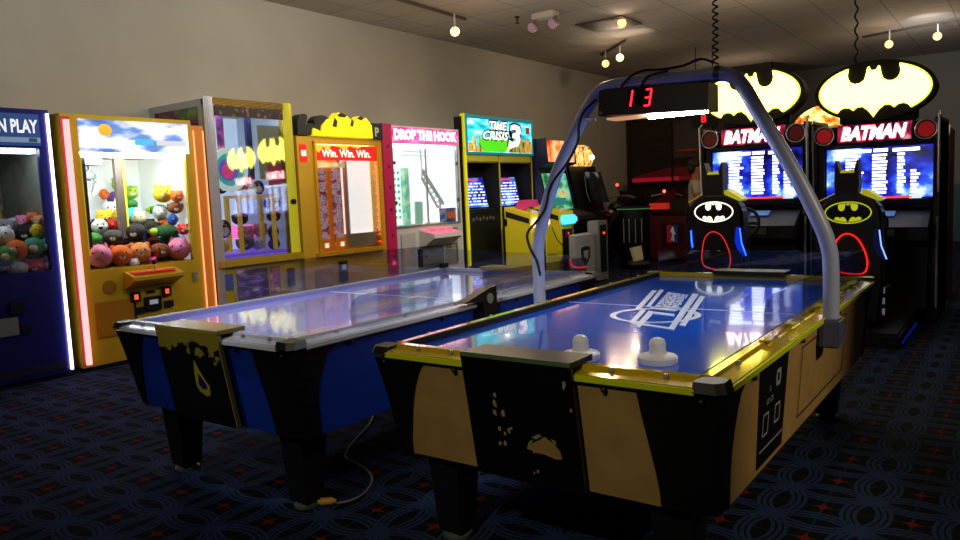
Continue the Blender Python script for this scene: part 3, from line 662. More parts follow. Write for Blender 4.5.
# pedestals with the guns belong to the cabinet
def pedestal(y, gun, lampc, lname, guncol):
    # local coordinates of the cabinet: x = world y - 8.50 ; y = -(world x) - 6.414
    x0, x1 = y-8.50, y+.42-8.50; yb, yf = -.51, -.935
    prof = [(yb, .04), (yf, .04), (yf, 1.02), (yf+.01, 1.055), (yb, 1.165)]
    p_ = B().yz(prof, x0, x1).build('pedestal', YELB, t)
    B().yz([(yf+.02, .93), (yf+.02, 1.0), (yb-.02, 1.11), (yb-.02, 1.03)], x0-.004, x0).build('pedestal_stripe', BLACKM, p_)
    B().box(x0+.06, x1-.06, yf-.012, yf, .10, .80).build('coin_door', BLACK, p_)
    B().box(x0+.12, x1-.12, yf-.02, yf-.012, .66, .78).build('coin_slot', mat('dark_red_plate', '#601410', .4), p_)
    B().ball((x0+.21, yf-.022, .73), .015).build('coin_light', glow('coin_red_glow', '#ff5a30', 1.2), p_)
    l_ = B().box(x0+.02, x1-.02, yf-.09, yf+.02, .87, 1.0, 0, .03).build('holster_lamp', glow(lname, lampc, 3), p_, True)
    # gun: grip, body, barrel
    gz = 1.13; gx = x0+.16
    G = B().yz([(-.62, gz+.10), (-.95, gz+.08), (-.95, gz+.03), (-.80, gz+.02), (-.72, gz-.02), (-.66, gz-.10), (-.58, gz-.09), (-.60, gz+.02)], gx, gx+.05)
    G.box(gx-.005, gx+.055, -.93, -.64, gz+.085, gz+.125).build(gun, mat('gun_'+guncol[1:], guncol, .4), p_)
    B().lathe([(.05, 0), (.06, .03), (.03, .06)], (x0+.21, -.86, 1.045), 'z', 16).build('gun_cradle', WHITEP, p_, True)
    B().box(x0+.0, x0+.12, yb-.04, yb+.0, .9, 1.0).build('pedestal_hinge', DARKP, p_)
pedestal(8.75, 'pink_gun', '#ffc0a0', 'lamp_peach', '#e03a90'); pedestal(9.55, 'blue_gun', '#38a0ff', 'lamp_blue', '#30b8c8')
g = B().box(.03, W-.03, -.51, .02, .02, .06).build('foot_platform', BLACKM, t)
path = sm([(1.30, -.9, 1.0), (1.34, -1.0, .80), (1.24, -1.03, .60), (1.0, -1.03, .56), (.84, -1.0, .68), (.8, -.95, .85)])
B().tube(path, .008, 6).build('gun_cable', BLACKM, t, True)

# ------------------------------------------------------------------ far end of the left row
t = thing('arcade_cabinet', 'navy sided arcade cabinet with glowing orange marquee beyond the twin shooting cabinet', 'arcade machine', (-6.17, 10.35, 0), PI/2)
prof = [(0.9, 0), (-.35, 0), (-.35, .85), (-.02, 1.02), (.15, 1.75), (-.05, 1.80), (-.02, 2.20), (.9, 2.20)]
B().yz(prof, 0, .03).yz(prof, .92, .95).build('side_panel', mat('navy_side', '#15163e', .4, em='#15163e', es=.15), t)
B().yz([(.9, .05), (-.30, .05), (-.30, .8), (.03, .98), (.2, 1.7), (.0, 1.83), (0, 2.17), (.9, 2.17)], .03, .92).build('cabinet', BLACK, t)
B().box(.03, .92, -.03, 0, 1.83, 2.17).build('marquee', ramp_mat('orange_marquee', [(.3, '#a02810'), (.45, '#e87030'), (.55, '#ffc080'), (.7, '#f0a0a0')], 3, 1.1), t)
f2 = lambda a, b, dy=0: (.10+a*.76, .0+b*.14-dy, 1.05+b*.6)
B().prism([(0, 0), (1, 0), (1, 1), (0, 1)], lambda a, b: f2(a, b, .02), lambda a, b: f2(a, b, 0)).build('screen', ramp_mat('green_cyan_screen', [(.3, '#102010'), (.42, '#309858'), (.52, '#70d0c0'), (.62, '#e8c060'), (.75, '#1a3020')], 4, .8), t)
B().yz([(-.33, .84), (-.42, .88), (-.40, .95), (-.02, 1.06), (-.02, 1.0)], .04, .91).build('control_deck', DARKP, t)
B().tube([(.75, -.3, 1.6), (.78, -.32, 1.3), (.85, -.34, 1.15)], .008, 6).build('cable', GREYP, t, True)
t = thing('arcade_cabinet', 'dark arcade machine with tilted screen and a golden glowing crown topper', 'arcade machine', (-6.2, 11.62, 0), PI/2)
B().yz([(.9, 0), (-.05, 0), (-.05, .65), (.1, 1.05), (.25, 1.78), (.9, 1.78)], 0, 1.0).build('cabinet', BLACK, t)
o = B().lathe([(.22, 1.78), (.26, 1.86), (.26, 2.0), (.20, 2.12), (.12, 2.16)], (.55, .35, 0), 'z', 16).build('crown_topper', ramp_mat('crown_glow', [(.35, '#5a1808'), (.45, '#c87018'), (.55, '#ffe080'), (.68, '#602008')], 6, 1.3, .4, (4, 4, .8)), t, True)
B().ball((.55, .08, 1.93), .05).build('lamp', glow('crown_lamp', '#fff0c0', 4), o, True)
B().prism([(0, 0), (1, 0), (1, 1), (0, 1)], lambda a, b: (.30+a*.55, -.10+b*.17, 1.12+b*.55), lambda a, b: (.30+a*.55, -.07+b*.17, 1.12+b*.55)).build('screen', ramp_mat('dark_screen', [(.4, '#0c0c0e'), (.6, '#1c1e22'), (.68, '#8a9098'), (.75, '#50221a')], 3, .3, .15, (1, 1, .5)), t)
B().ball((.80, -.25, 1.02), .14, (1, 1, .8)).build('steering_pod', DARKP, t, True)
B().tube([(.1, -.3, .98), (.5, -.45, .92), (.75, -.3, 1.0)], .02, 8).build('handlebar', mat('matte_bar', '#333436', .4), t, True)
B().ball((.25, -.42, .96), .035, (1.6, 1, 1)).build('grip', mat('pink_grip', '#e0a0a0', .4), t, True)
t = thing('game_pedestal', 'low white game pedestal with a dark shield emblem and black coin panel', 'game pedestal', (-5.05, 9.22, 0), PI/2)
B().yz([(.10, .03), (0, .03), (0, .72), (.10, .74)], 0, .58).build('cabinet', mat('white_cabinet', '#8e9496', .45), t)
sh = [(.16, .54), (.24, .56), (.34, .56), (.42, .54), (.42, .40), (.29, .28), (.16, .40)]
o = B().xz(sh, -.008, 0).build('shield_emblem', mat('shield_black', '#14181c', .5), t)
B().xz([(.22, .50), (.36, .50), (.35, .41), (.29, .36), (.23, .41)], -.012, -.008).build('shield_print', mat('shield_grey', '#8a9296', .5), o)
box('print_line', mat('shield_grey', '#8a9296'), t, .10, .46, -.006, 0, .62, .66)
g = box('coin_column', mat('grey_frame_lit', '#8f9294', .4, .3), t, .60, .90, -.05, .12, .03, .90)
box('coin_panel', BLACK, g, .66, .84, -.062, -.05, .15, .84); B().ball((.75, -.068, .72), .02).build('coin_light', glow('coin_red_glow', '#ff5a30'), g, True)

# ------------------------------------------------------------------ back of the hall
t = thing('round_counter', 'black round counter with a thin green lit rim near the partition', 'counter', (-5.32, 11.8, 0))
B().lathe([(.24, 0), (.26, .03), (.26, 1.0)], (0, 0, 0), 'z', 28).build('drum', BLACK, t, True)
B().lathe([(.29, 1.0), (.29, 1.015)], (0, 0, 0), 'z', 28).build('lit_rim', glow('green_rim', '#70d080', .22), t, True)
B().lathe([(.27, 1.015), (.27, 1.04)], (0, 0, 0), 'z', 28).build('top', BLACK, t, True)
g = B()
for a in (-1.9, -1.5, -1.1, -.7): g.tube([(.262*math.cos(a), .262*math.sin(a), .45), (.262*math.cos(a), .262*math.sin(a), .85)], .008, 6)
g.build('chrome_strip', CHROME, t)
RED = mat('game_red', '#7a1014', .4)
t = thing('basketball_game', 'red basketball hoop game with a basketball league emblem on its front panel', 'arcade machine', (-5.55, 13.0, 0))
B().box(0, .80, 0, 1.2, .05, .82).build('cabinet', mat('game_dark_red', '#480c10', .5, em='#5a0c10', es=.05), t)
box('plinth', BLACKM, t, .02, .78, .02, 1.18, 0, .05)
for x in (-.02, .78): B().yz([(0, .82), (-.02, 1.0), (.05, 1.03), (1.2, 1.3), (1.2, .82)], x, x+.04).build('side_rail', RED, t)
box('ball_tray', mat('tray_red', '#c83020', .4, em='#ff3a20', es=.3), t, .03, .36, -.10, .04, .95, 1.06)
B().yz([(.05, .90), (1.15, 1.12), (1.15, 1.08), (.05, .86)], .02, .78).build('ball_ramp', BLACKM, t)
o = box('emblem_panel', mat('panel_maroon', '#3a0a0e', .5), t, .22, .66, -.012, 0, .30, .70)
box('emblem_field', mat('emblem_red', '#8a2030', .5, em='#8a2030', es=.25), o, .32, .42, -.018, -.012, .34, .66)
box('emblem_field', mat('emblem_blue', '#20305a', .5, em='#20305a', es=.2), o, .42, .52, -.018, -.012, .34, .66)
B().xz([(.40, .38), (.43, .50), (.39, .54), (.42, .62), (.45, .63), (.46, .55), (.49, .50), (.45, .48), (.46, .37), (.44, .37), (.43, .45), (.42, .38)], -.024, -.018).build('player_silhouette', mat('silhouette_white', '#a8a8a8', .5, em='#a8a8a8', es=.25), o)
for x in (-.02, .80):
    B().tube([(x, 1.17, 1.1), (x, 1.17, 2.6)], .025, 8).build('frame_post', BLACKM, t)
    B().tube([(x, .05, 1.0), (x, .05, 1.35)], .02, 8).build('frame_post', BLACKM, t)
o = box('backboard', mat('dark_board', '#241010', .4), t, .02, .76, 1.15, 1.18, 1.9, 2.6)
B().tube([(.4+.2*math.cos(a), 0.94+.2*math.sin(a), 2.02) for a in [k*PI/9 for k in range(18)]], .012, 6, True).build('hoop', mat('hoop_orange', '#c04818', .4), o)
t = thing('score_display', 'tiny red digital score display hanging in the dark before the partition', 'display', (-4.6, 13.2, 2.36))
box('case', BLACKM, t, -.22, .22, 0, .10, 0, .34)
text('digit', '8', glow('digit_red', '#ff1828', 1.6), t, lambda a, b: (-.05+.10*a, -.004, .08+.15*b))
B().tube([(-.15, .05, .34), (-.15, .05, CZ-2.36)], .008, 6).build('hanger_rod', BLACKM, t)
B().tube([(.15, .05, .34), (.15, .05, CZ-2.36)], .008, 6).build('hanger_rod', BLACKM, t)
t = thing('air_hockey_hood', 'long red lit canopy bar over a dark game table before the partition', 'game table', (-7.12, 15.4, 0))
B().box(0, 2.9, .1, .62, .55, .85).box(.2, .5, .2, .6, 0, .55).box(2.4, 2.7, .2, .6, 0, .55).build('table_body', mat('table_dark', '#120c10', .5), t)
B().xz([(0, 1.50), (.05, 1.60), (.9, 1.76), (2.0, 1.76), (2.85, 1.62), (2.9, 1.50)], .3, .7).build('canopy', mat('canopy_dark_red', '#5a1018', .4, em='#a01020', es=.05), t)
box('canopy_light', glow('canopy_red', '#d01830', .35), t, .02, 1.1, .28, .30, 1.47, 1.56)
box('canopy_light', glow('canopy_red_b', '#901020', .22), t, 1.1, 2.85, .28, .30, 1.47, 1.56)
g = B()
for x in (.1, 2.8): g.tube([(x, .5, .85), (x, .5, 1.55)], .03, 8)
g.build('canopy_post', BLACKM, t)
for i, (x, y, z, c) in enumerate(((-6.72, 14.0, 1.43, '#ff3a20'), (-5.92, 14.5, 1.26, '#ff5030'))):
    t = thing('riding_game', ['dark motorbike style riding game with a small red lamp beside the left wall', 'dark riding game with a red lamp right of the basketball game tray'][i], 'arcade machine', (x, y, 0))
    B().yz([(-.4, .1), (.5, .1), (.6, .9), (.45, 1.2), (.2, 1.0), (-.35, .75), (-.55, .6)], -.14, .14).build('body', mat('bike_dark', '#14100e', .35), t)
    B().tube([(-.35, .15, 1.16), (-.15, .3, 1.2), (.15, .3, 1.2), (.35, .15, 1.16)], .02, 8).build('handlebar', STEEL, t, True)
    box('base', BLACKM, t, -.25, .25, -.6, .7, 0, .1)
    B().box(-.25, .25, .75, .85, .1, 1.3).build('console', DARKP, t)
    B().ball((0, .1, z), .03).build('red_lamp', glow('red_lamp_%d' % i, c, 6), t, True)
    B().tube([(0, .1, z), (0, .35, 1.1)], .01, 6).build('lamp_stem', BLACKM, t)
    B().ball((-.1, -.3, .82), .13, (1, 1.5, .5)).build('saddle', mat('bike_red', '#701018', .4), t, True)

t = thing('bucket', 'small pale metal bucket tilted on a low black stool beyond the near table', 'bucket', (-4.46, 10.0, .30))
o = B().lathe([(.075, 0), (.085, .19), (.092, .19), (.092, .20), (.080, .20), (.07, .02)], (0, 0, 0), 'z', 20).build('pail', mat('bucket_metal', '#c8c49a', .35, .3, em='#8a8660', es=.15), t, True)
o.rotation_euler = (0, -.22, 0); o.location = (.0, 0, .017)
t = thing('stool', 'low black round stool under the small pale bucket', 'stool', (-4.46, 10.0, 0))
B().lathe([(.15, .25), (.16, .27), (.15, .30)], (0, 0, 0), 'z', 20).build('seat', BLACK, t, True)
for a in (0, PI/2, PI, 3*PI/2): B().tube([(.10*math.cos(a), .10*math.sin(a), .25), (.13*math.cos(a), .13*math.sin(a), 0)], .012, 6).build('leg', BLACKM, t)
# machine behind the two bat cabinets
t = thing('arcade_cabinet', 'cabinet with an orange red lit sign, seen between the two bat signs', 'arcade machine', (-2.35, 9.9, 0))
B().box(0, .85, 0, .8, .05, 2.0).build('cabinet', mat('dark_brown_cab', '#1c120c', .5), t)
box('plinth', BLACKM, t, .03, .82, .03, .77, 0, .05)
B().xz(arc(.43, 1.96, .42, .30, 180, 0, 14), .0, .12).build('lit_sign', ramp_mat('orange_red_sign', [(.32, '#c02808'), (.42, '#f08020'), (.5, '#ffe080'), (.6, '#fff0b0'), (.7, '#f06018')], 7, 1.3), t)
box('screen', mat('dark_glass', '#0a0c10', .15), t, .1, .75, -.01, 0, 1.2, 1.8)
t = thing('arcade_cabinet', 'brown sided cabinet edge standing right behind the right bat cabinet', 'arcade machine', (-.88, 9.4, 0))
B().yz([(0, 0), (0, 1.75), (.1, 1.86), (.9, 1.86), (.9, 0)], 0, .22).build('side_panel', mat('brown_side', '#6a3414', .5, noise=.3, nscale=4), t)
B().yz([(-.01, .05), (-.01, 1.77), (.1, 1.88), (.12, 1.86), (.02, 1.75), (.02, .05)], .19, .23).build('edge_trim', mat('ochre_trim', '#9a7830', .4), t)

# ------------------------------------------------------------------ bat racing cabinets
SCRB = ramp_mat('blue_city_screen', [(.34, '#08083c'), (.47, '#1a20a8'), (.55, '#2c58f0'), (.60, '#80b8ff'), (.66, '#f4faff'), (.78, '#c040c0')], 3.6, 1.15, .2, (1, 1, 1.3))
def bat_cab(loc, rz, label, emcol, emstr, lit, seed):
    random.seed(seed)
    t = thing('bat_racing_cabinet', label, 'arcade machine', loc, rz)
    B().box(-.54, .54, .02, .9, .02, 1.86).build('cabinet', BLACK, t)
    for sx in (-1, 1):
        x0, x1 = sorted((sx*.54, sx*.50))
        B().yz([(-.12, .02), (-.10, 1.0), (-.02, 1.2), (-.06, 1.88), (.9, 1.90), (.9, .02)], x0, x1).build('side_panel', DARKP, t)
        B().tube([(sx*.532, -.03, 1.2), (sx*.535, -.07, 1.9), (sx*.532, .0, 1.93)], .012, 8).build('chrome_edge', CHROME, t, True)
        B().tube([(sx*.535, -.12, .15), (sx*.535, -.12, .98)], .010, 8).build('chrome_edge', CHROME, t, True)
        o = B().lathe([(.095, 0), (.095, -.05), (.075, -.06), (.075, -.03)], (sx*.43, .0, 1.775), 'y', 28).build('speaker', DARKP, t, True)
        B().lathe([(.07, -.05), (.05, -.04), (.02, -.045)], (sx*.43, 0, 1.775), 'y', 24).build('speaker_cone', mat('speaker_red' if lit else 'speaker_dark', '#a01018' if lit else '#300808', .4, em='#b01018', es=.35 if lit else .08), o, True)
        B().tube([(sx*.43+.088*math.cos(a), -.055, 1.775+.088*math.sin(a)) for a in [k*PI/12 for k in range(24)]], .007, 6, True).build('speaker_ring', CHROME, o, True)
    # marquee
    o = box('marquee', ramp_mat('comic_marquee', [(.35, '#180818'), (.48, '#481040'), (.58, '#c02848'), (.68, '#e8c8d8')], 6, .7, .4, (1, 1, 1)), t, -.31, .31, -.05, .02, 1.70, 1.865)
    ftext('lettering', 'BATMAN', mat('marquee_red_edge', '#e04040', .5, em='#ff4040', es=1.5), o, -.275, .275, 1.708, 1.856, -.056, .05, .06)
    ftext('lettering', 'BATMAN', mat('marquee_white', '#ffffff', .5, em='#fff4f4', es=4), o, -.265, .265, 1.718, 1.846, -.062, .05, .045)
    # screen
    o = box('screen', SCRB, t, -.41, .49, -.03, .02, 1.16, 1.64)
    g = B()
    g.box(-.30, -.02, -.036, -.03, 1.595, 1.625); g.box(.0, .12, -.036, -.03, 1.595, 1.625); g.box(.16, .38, -.036, -.03, 1.59, 1.62)
    for k in range(12):
        z = 1.555-k*.032
        g.box(-.32, -.305, -.036, -.03, z, z+.020)
        g.box(-.24, -.24+random.uniform(.10, .16), -.036, -.03, z, z+.020)
        g.box(-.01, -.01+random.uniform(.11, .13), -.036, -.03, z, z+.020)
        g.box(.20, .20+random.uniform(.04, .07), -.036, -.03, z, z+.020)
        if k > 4: g.box(.31, .31+random.uniform(.04, .08), -.036, -.03, z, z+.020)
    g.build('score_rows', glow('score_white', '#f0f4ff', 3), o)
    g = B().box(-.12, .32, -.036, -.03, 1.155, 1.172).build('score_line', glow('screen_red', '#ff4050', 1.3), o)
    box('rating_mark', glow('mark_white', '#d0e0ff', 1.2), o, .30, .40, -.036, -.03, 1.15, 1.19)
    B().box(-.47, .47, -.06, .0, 1.10, 1.14).box(-.47, .47, -.06, 0, 1.665, 1.69).box(-.47, -.43, -.06, 0, 1.1, 1.69).box(.49, .50, -.06, 0, 1.1, 1.69).build('bezel', BLACKM, t)
    # dashboard
    B().yz([(.02, 1.08), (-.20, .98), (-.34, .90), (-.34, .78), (-.1, .70), (.02, .70)], -.48, .48).build('dashboard', mat('dash_black', '#060607', .5), t)
    box('dash_card', mat('dash_card', '#4a4a44', .5, em='#4a4a44', es=.06), t, -.05, .22, -.352, -.34, .82, .88)
    B().prism([(.02, 0), (.20, 0), (.20, 1), (.02, 1)], lambda a, b: (a, -.20+b*.09, .995+b*.04), lambda a, b: (a, -.20+b*.09, .999+b*.04)).build('dash_light', glow('dash_blue', '#6aa0ff', .35), t)
    B().tube([(.02+.15*math.cos(a), -.42+.05*math.sin(a), .93+.14*math.sin(a)) for a in [k*PI/12 for k in range(24)]], .016, 8, True).tube([(-.12, -.42, .93), (.16, -.42, .93)], .014, 8).tube([(.02, -.42, .93), (.02, -.30, .90)], .03, 8).build('steering_wheel', BLACKM, t, True)
    box('blue_line', glow('blue_line', '#2030ff', .9), t, -.12, .22, -.108, -.10, .728, .736)
    box('lower_panel', BLACK, t, -.46, .46, -.10, .02, .12, .72)
    # platform to the seat
    B().box(-.40, .40, -1.45, .02, .0, .12, 0, .02).build('platform', BLACK, t, True)
    box('platform_glow', glow('floor_blue', '#1838ff', .15), t, .400, .406, -1.3, -.3, .02, .035)
    g = B()
    for z in (.22, .31, .40): g.box(.235, .25, -1.13, -1.10, z, z+.05)
    g.build('white_marks', mat('mark_grey', '#b8b8c0', .3, .5, em='#9090a0', es=.3), t)
    # seat (its back towards the viewer)
    sx = -.02
    sb = [(-.24, .16), (-.27, .5), (-.27, .85), (-.25, 1.10), (-.17, 1.20), (-.10, 1.235), (.10, 1.235), (.17, 1.20), (.25, 1.10), (.27, .85), (.27, .5), (.24, .16)]
    o = B().xz([(x+sx, z) for x, z in sb], -1.17, -.98).build('seat_back', BLACK, t)
    bm = bmesh.new(); bm.from_mesh(o.data); bmesh.ops.bevel(bm, geom=bm.edges[:], offset=.025, segments=3, affect='EDGES'); bm.to_mesh(o.data); bm.free()
    B().box(sx-.25, sx+.25, -1.0, -.55, .30, .45, 0, .04).box(sx-.15, sx+.15, -1.1, -.6, .12, .32).build('seat_cushion', BLACK, t, True)
    cw = [(-.085, 1.20), (-.095, 1.32), (-.088, 1.51), (-.078, 1.51), (-.05, 1.41), (.05, 1.41), (.078, 1.51), (.088, 1.51), (.095, 1.32), (.085, 1.20)]
    B().xz([(x+sx-.02, z) for x, z in cw], -1.14, -1.0).build('cowl_headrest', mat('cowl_black', '#050506', .6), t)
    B().xz([(sx-.07, 1.405), (sx-.055, 1.43), (sx-.01, 1.425), (sx+.03, 1.435), (sx+.04, 1.405)], -1.15, -1.14).build('headrest_stripe', mat('bat_trim_yellow', '#d8d020', .4, em='#d8d020', es=.4), t)
    B().xz([(.10+sx, 1.26), (.13+sx, 1.265), (.26+sx, 1.18), (.235+sx, 1.165), (.10+sx, 1.225)], -1.19, -1.0).build('shoulder_stripe', mat('bat_trim_yellow', '#d8d020'), t)
    B().tube([(-.11+sx, -1.15, 1.235), (-.25+sx, -1.15, 1.165)], .003, 6).build('shoulder_piping', mat('bat_trim_yellow', '#d8d020'), t)
    # emblem
    em = mat('emblem_'+('white' if not lit else 'yellow'), '#101008', .5, em=emcol, es=emstr)
    cx, cz, rx, rz_ = sx, 1.075, .175, .088
    o = B().xz(arc(cx, cz, rx*1.06, rz_*1.10, 0, 354, 40), -1.182, -1.17).build('emblem', BLACKM, t)
    B().tube([(x, -1.187, z) for x, z in arc(cx, cz, rx, rz_, 0, 350, 35)], .0055, 6, True).build('emblem_ring', em, o, True)
    B().xz(arc(cx, cz, rx*.90, rz_*.88, 0, 354, 40), -1.185, -1.182).build('emblem_field', em, o)
    fl = BAT2
    B().xz([(cx+x*rx*.97, cz+z*rz_*.97) for x, z in fl], -1.190, -1.185).build('bat_shape', BLACKM, o)
    # light loops
    DZ = .03
    lp = [(-.11, .70), (-.09, .80), (-.04, .86), (.02, .865), (.08, .82), (.13, .72), (.15, .62), (.12, .54), (.0, .535), (-.09, .56), (-.115, .62)]
    L2 = []
    for i in range(len(lp)):
        p0, p1, p2, p3 = [Vector(lp[(i+k-1) % len(lp)]) for k in range(4)]
        for s in (0, .33, .66):
            L2.append(.5*((2*p1)+(p2-p0)*s+(2*p0-5*p1+4*p2-p3)*s*s+(3*p1-p0-3*p2+p3)*s**3))
    B().tube([(sx+q.x, -1.185, q.y+DZ) for q in L2], .005 if lit else .004, 6, True).build('red_light_loop', glow('led_loop_on' if lit else 'led_loop_dim', '#ff1408' if lit else '#ff3020', 3.2 if lit else .9), t, True)
    for s, n in ((1, 1), (-1, 0)):
        pts = [(sx+s*.20, .94), (sx+s*.235, .93), (sx+s*.25, .80), (sx+s*.29, .70), (sx+s*.27, .68), (sx+s*.21, .74), (sx+s*.185, .82)]
        if s < 0: pts = [(sx-.215, .92), (sx-.205, .92), (sx-.20, .76), (sx-.215, .74), (sx-.225, .80)]
        q = B().xz(pts, -1.178, -1.17).build('blue_side_light', glow('blue_pad_%d%d' % (lit, n), '#0828c0' if not lit else '#04104a', 1.0 if not lit else .4), t)
        B().tube([(sx+s*.235, -1.185, .93), (sx+s*.25, -1.185, .80), (sx+s*.29, -1.185, .69)] if s > 0 else [(sx-.215, -1.185, .91), (sx-.21, -1.185, .82), (sx-.20, -1.185, .76)], .006, 6).build('blue_tube', glow('blue_tube_%d' % lit, '#2a60ff' if not lit else '#90b0ff', 3.5 if not lit else 1.5), q, True)
    # big oval sign on top
    SX, SZ, RX, RZ = .0, 2.17, .50, .265
    o = B().xz(arc(SX, SZ, RX*1.03, RZ*1.05, 0, 354, 50), -.06, .12).build('bat_sign', BLACKM, t)
    B().xz([(SX+x*RX*.985, SZ+z*RZ*.985) for x, z in BAT], -.068, -.060).build('sign_edge', mat('sign_yellow_edge', '#c8d020', .5, em='#d8e020', es=1.1), o)
    B().xz([(SX+x*RX*(.96 if abs(x) > .5 else .99)+(0), SZ+z*RZ*(.93 if z < 0 else .95)-.0) for x, z in BAT], -.074, -.068).build('lit_bat', glow('sign_glow', '#fff060', 7), o)
    B().box(-.30, .36, -.03, .10, 1.865, 2.02, 0, .02).build('sign_base', BLACKM, t, True)
    return t
lc = bat_cab((-2.275, 8.0, 0), 0, 'left bat themed racing cabinet with lit white emblem on its seat', '#ffffe0', 1.8, False, 11)
lc.scale.z = 1.03
bat_cab((-1.165, 8.05, 0), 0, 'right bat themed racing cabinet with yellow emblem and bright red loop on its seat', '#c8d020', .75, True, 12)

# ------------------------------------------------------------------ person
def skin(name, verts, edges, rad, m, parent, sub=2):
    me = bpy.data.meshes.new(name); me.from_pydata(verts, edges, []); me.update()
    o = bpy.data.objects.new(name, me); C.objects.link(o)
    md = o.modifiers.new('s', 'SKIN')
    for i, r in enumerate(rad):
        v = me.skin_vertices[0].data[i]; v.radius = r if isinstance(r, tuple) else (r, r); v.use_root = (i == 0)
    s = o.modifiers.new('d', 'SUBSURF'); s.levels = sub; s.render_levels = sub
    dg = bpy.context.evaluated_depsgraph_get()
    nm = bpy.data.meshes.new_from_object(o.evaluated_get(dg)); nm.name = name
    bpy.data.objects.remove(o); bpy.data.meshes.remove(me)
    nm.materials.clear(); nm.materials.append(m)
    for f in nm.polygons: f.use_smooth = True
    q = bpy.data.objects.new(name, nm); C.objects.link(q); q.parent = parent
    return q
t = thing('person', 'dark haired person in a pale grey shirt standing behind the left bat cabinet seat', 'person', (-4.33, 12.0, 0), PI/2+.45)
SK = mat('skin', '#a86a48', .55)
V = [(0, 0, .95), (0, .01, 1.15), (0, .02, 1.36), (0, .0, 1.47), (0, -.02, 1.56), (0, -.035, 1.65), (0, -.02, 1.72),
     (-.18, .02, 1.39), (-.22, -.02, 1.12), (-.17, -.24, 1.03), (-.15, -.31, 1.03), (.18, .02, 1.39), (.22, -.02, 1.12), (.17, -.24, 1.03), (.15, -.31, 1.03),
     (-.09, 0, .88), (-.10, -.02, .50), (-.10, .02, .10), (-.10, -.14, .045), (.09, 0, .88), (.10, .0, .50), (.10, .04, .10), (.10, -.12, .045)]
E_ = [(0, 1), (1, 2), (2, 3), (3, 4), (4, 5), (5, 6), (2, 7), (7, 8), (8, 9), (9, 10), (2, 11), (11, 12), (12, 13), (13, 14), (0, 15), (15, 16), (16, 17), (17, 18), (0, 19), (19, 20), (20, 21), (21, 22)]
Rd = [(.15, .11), (.14, .10), (.16, .10), .06, .085, .10, .075, .06, .043, .03, .028, .06, .043, .03, .028, .085, .06, .04, .04, .085, .06, .04, .04]
b_ = skin('body', V, E_, Rd, SK, t)
skin('shirt', [V[0], V[1], V[2], (0, .005, 1.43), V[7], (-.205, 0, 1.2), V[11], (.205, 0, 1.2)], [(0, 1), (1, 2), (2, 3), (2, 4), (4, 5), (2, 6), (6, 7)], [(.17, .125), (.165, .12), (.18, .12), .075, .078, .062, .078, .062], mat('shirt_grey', '#b8ac98', .8), t)
skin('trousers', [(0, 0, .93), V[15], V[16], (-.10, .01, .16), V[19], V[20], (.10, .03, .16)], [(0, 1), (1, 2), (2, 3), (0, 4), (4, 5), (5, 6)], [(.155, .12), .10, .072, .06, .10, .072, .06], mat('trousers_dark', '#1c2030', .8), t)
B().ball((0, .005, 1.695), .112, (.95, 1.02, .92), 16, 10).ball((0, .05, 1.63), .095, (.98, .8, 1)).build('hair', mat('hair_dark', '#120c0a', .6), t, True)
B().lathe([(.022, 0), (.006, -.035)], (0, -.125, 1.615), 'y', 8).build('nose', SK, b_, True)
for sx in (-1, 1):
    B().ball((sx*.034, -.122, 1.64), .012).build('eye', EYE, b_, True)
    B().ball((sx*.098, -.01, 1.62), .024, (.5, .8, 1.2)).build('ear', SK, b_, True)
    for k in range(5):
        x = sx*.16+(k-2)*.017; L_ = (.05, .065, .07, .062, .045)[k]
        a = (x, -.33, 1.03); c = (x+(k-2)*.003, -.33-L_, 1.02); d = (x+(k-2)*.003, -.33-L_-.02, .995)
        if (k == 0 and sx > 0) or (k == 4 and sx < 0): a = (x, -.30, 1.03); c = (x-sx*.03, -.33, 1.025); d = (x-sx*.035, -.365, 1.02)
        B().tube([a, c, d], [.009, .0085, .007], 7).build('finger', SK, b_, True)
B().box(-.022, .022, -.122, -.112, 1.578, 1.585).build('mouth', mat('lips', '#7a3c34', .6), b_)
for sx in (-.10, .10): B().box(sx-.05, sx+.05, -.20, .07, 0, .09, 0, .02).build('shoe', BLACKM, t, True)

# ------------------------------------------------------------------ air hockey tables
def field_mat(name, col, rough, coat):
    return mat(name, col, rough, coat=coat)
def worn_paint(name, base, under, k, zmid=None):
    m = bpy.data.materials.new(name); m.use_nodes = True
    nt = m.node_tree; b = nt.nodes['Principled BSDF']; b.inputs['Roughness'].default_value = .45; L = nt.links.new
    tc = nt.nodes.new('ShaderNodeTexCoord'); n = nt.nodes.new('ShaderNodeTexNoise'); n.inputs['Scale'].default_value = 14; n.inputs['Detail'].default_value = 6
    sp = nt.nodes.new('ShaderNodeSeparateXYZ'); L(tc.outputs['Object'], sp.inputs[0]); L(tc.outputs['Object'], n.inputs['Vector'])
    a = nt.nodes.new('ShaderNodeMath'); a.operation = 'MULTIPLY_ADD'; L(sp.outputs[2], a.inputs[0]); a.inputs[1].default_value = 7; a.inputs[2].default_value = -7*zmid
    c = nt.nodes.new('ShaderNodeMath'); c.operation = 'MULTIPLY_ADD'; L(n.outputs['Fac'], c.inputs[0]); c.inputs[1].default_value = 3.2; L(a.outputs[0], c.inputs[2])
    d = nt.nodes.new('ShaderNodeMath'); d.operation = 'GREATER_THAN'; L(c.outputs[0], d.inputs[0]); d.inputs[1].default_value = k
    mx = nt.nodes.new('ShaderNodeMix'); mx.data_type = 'RGBA'; L(d.outputs[0], mx.inputs[0]); mx.inputs[6].default_value = (*lin(base), 1); mx.inputs[7].default_value = (*lin(under), 1)
    L(mx.outputs[2], b.inputs['Base Color']); return m
W, LN, T = 1.363, 2.705, .80
def GY(z): return -.03+(.805-z)*.168
LEAN = lambda y: (lambda a, b: (a, GY(b)+.03+y, b))
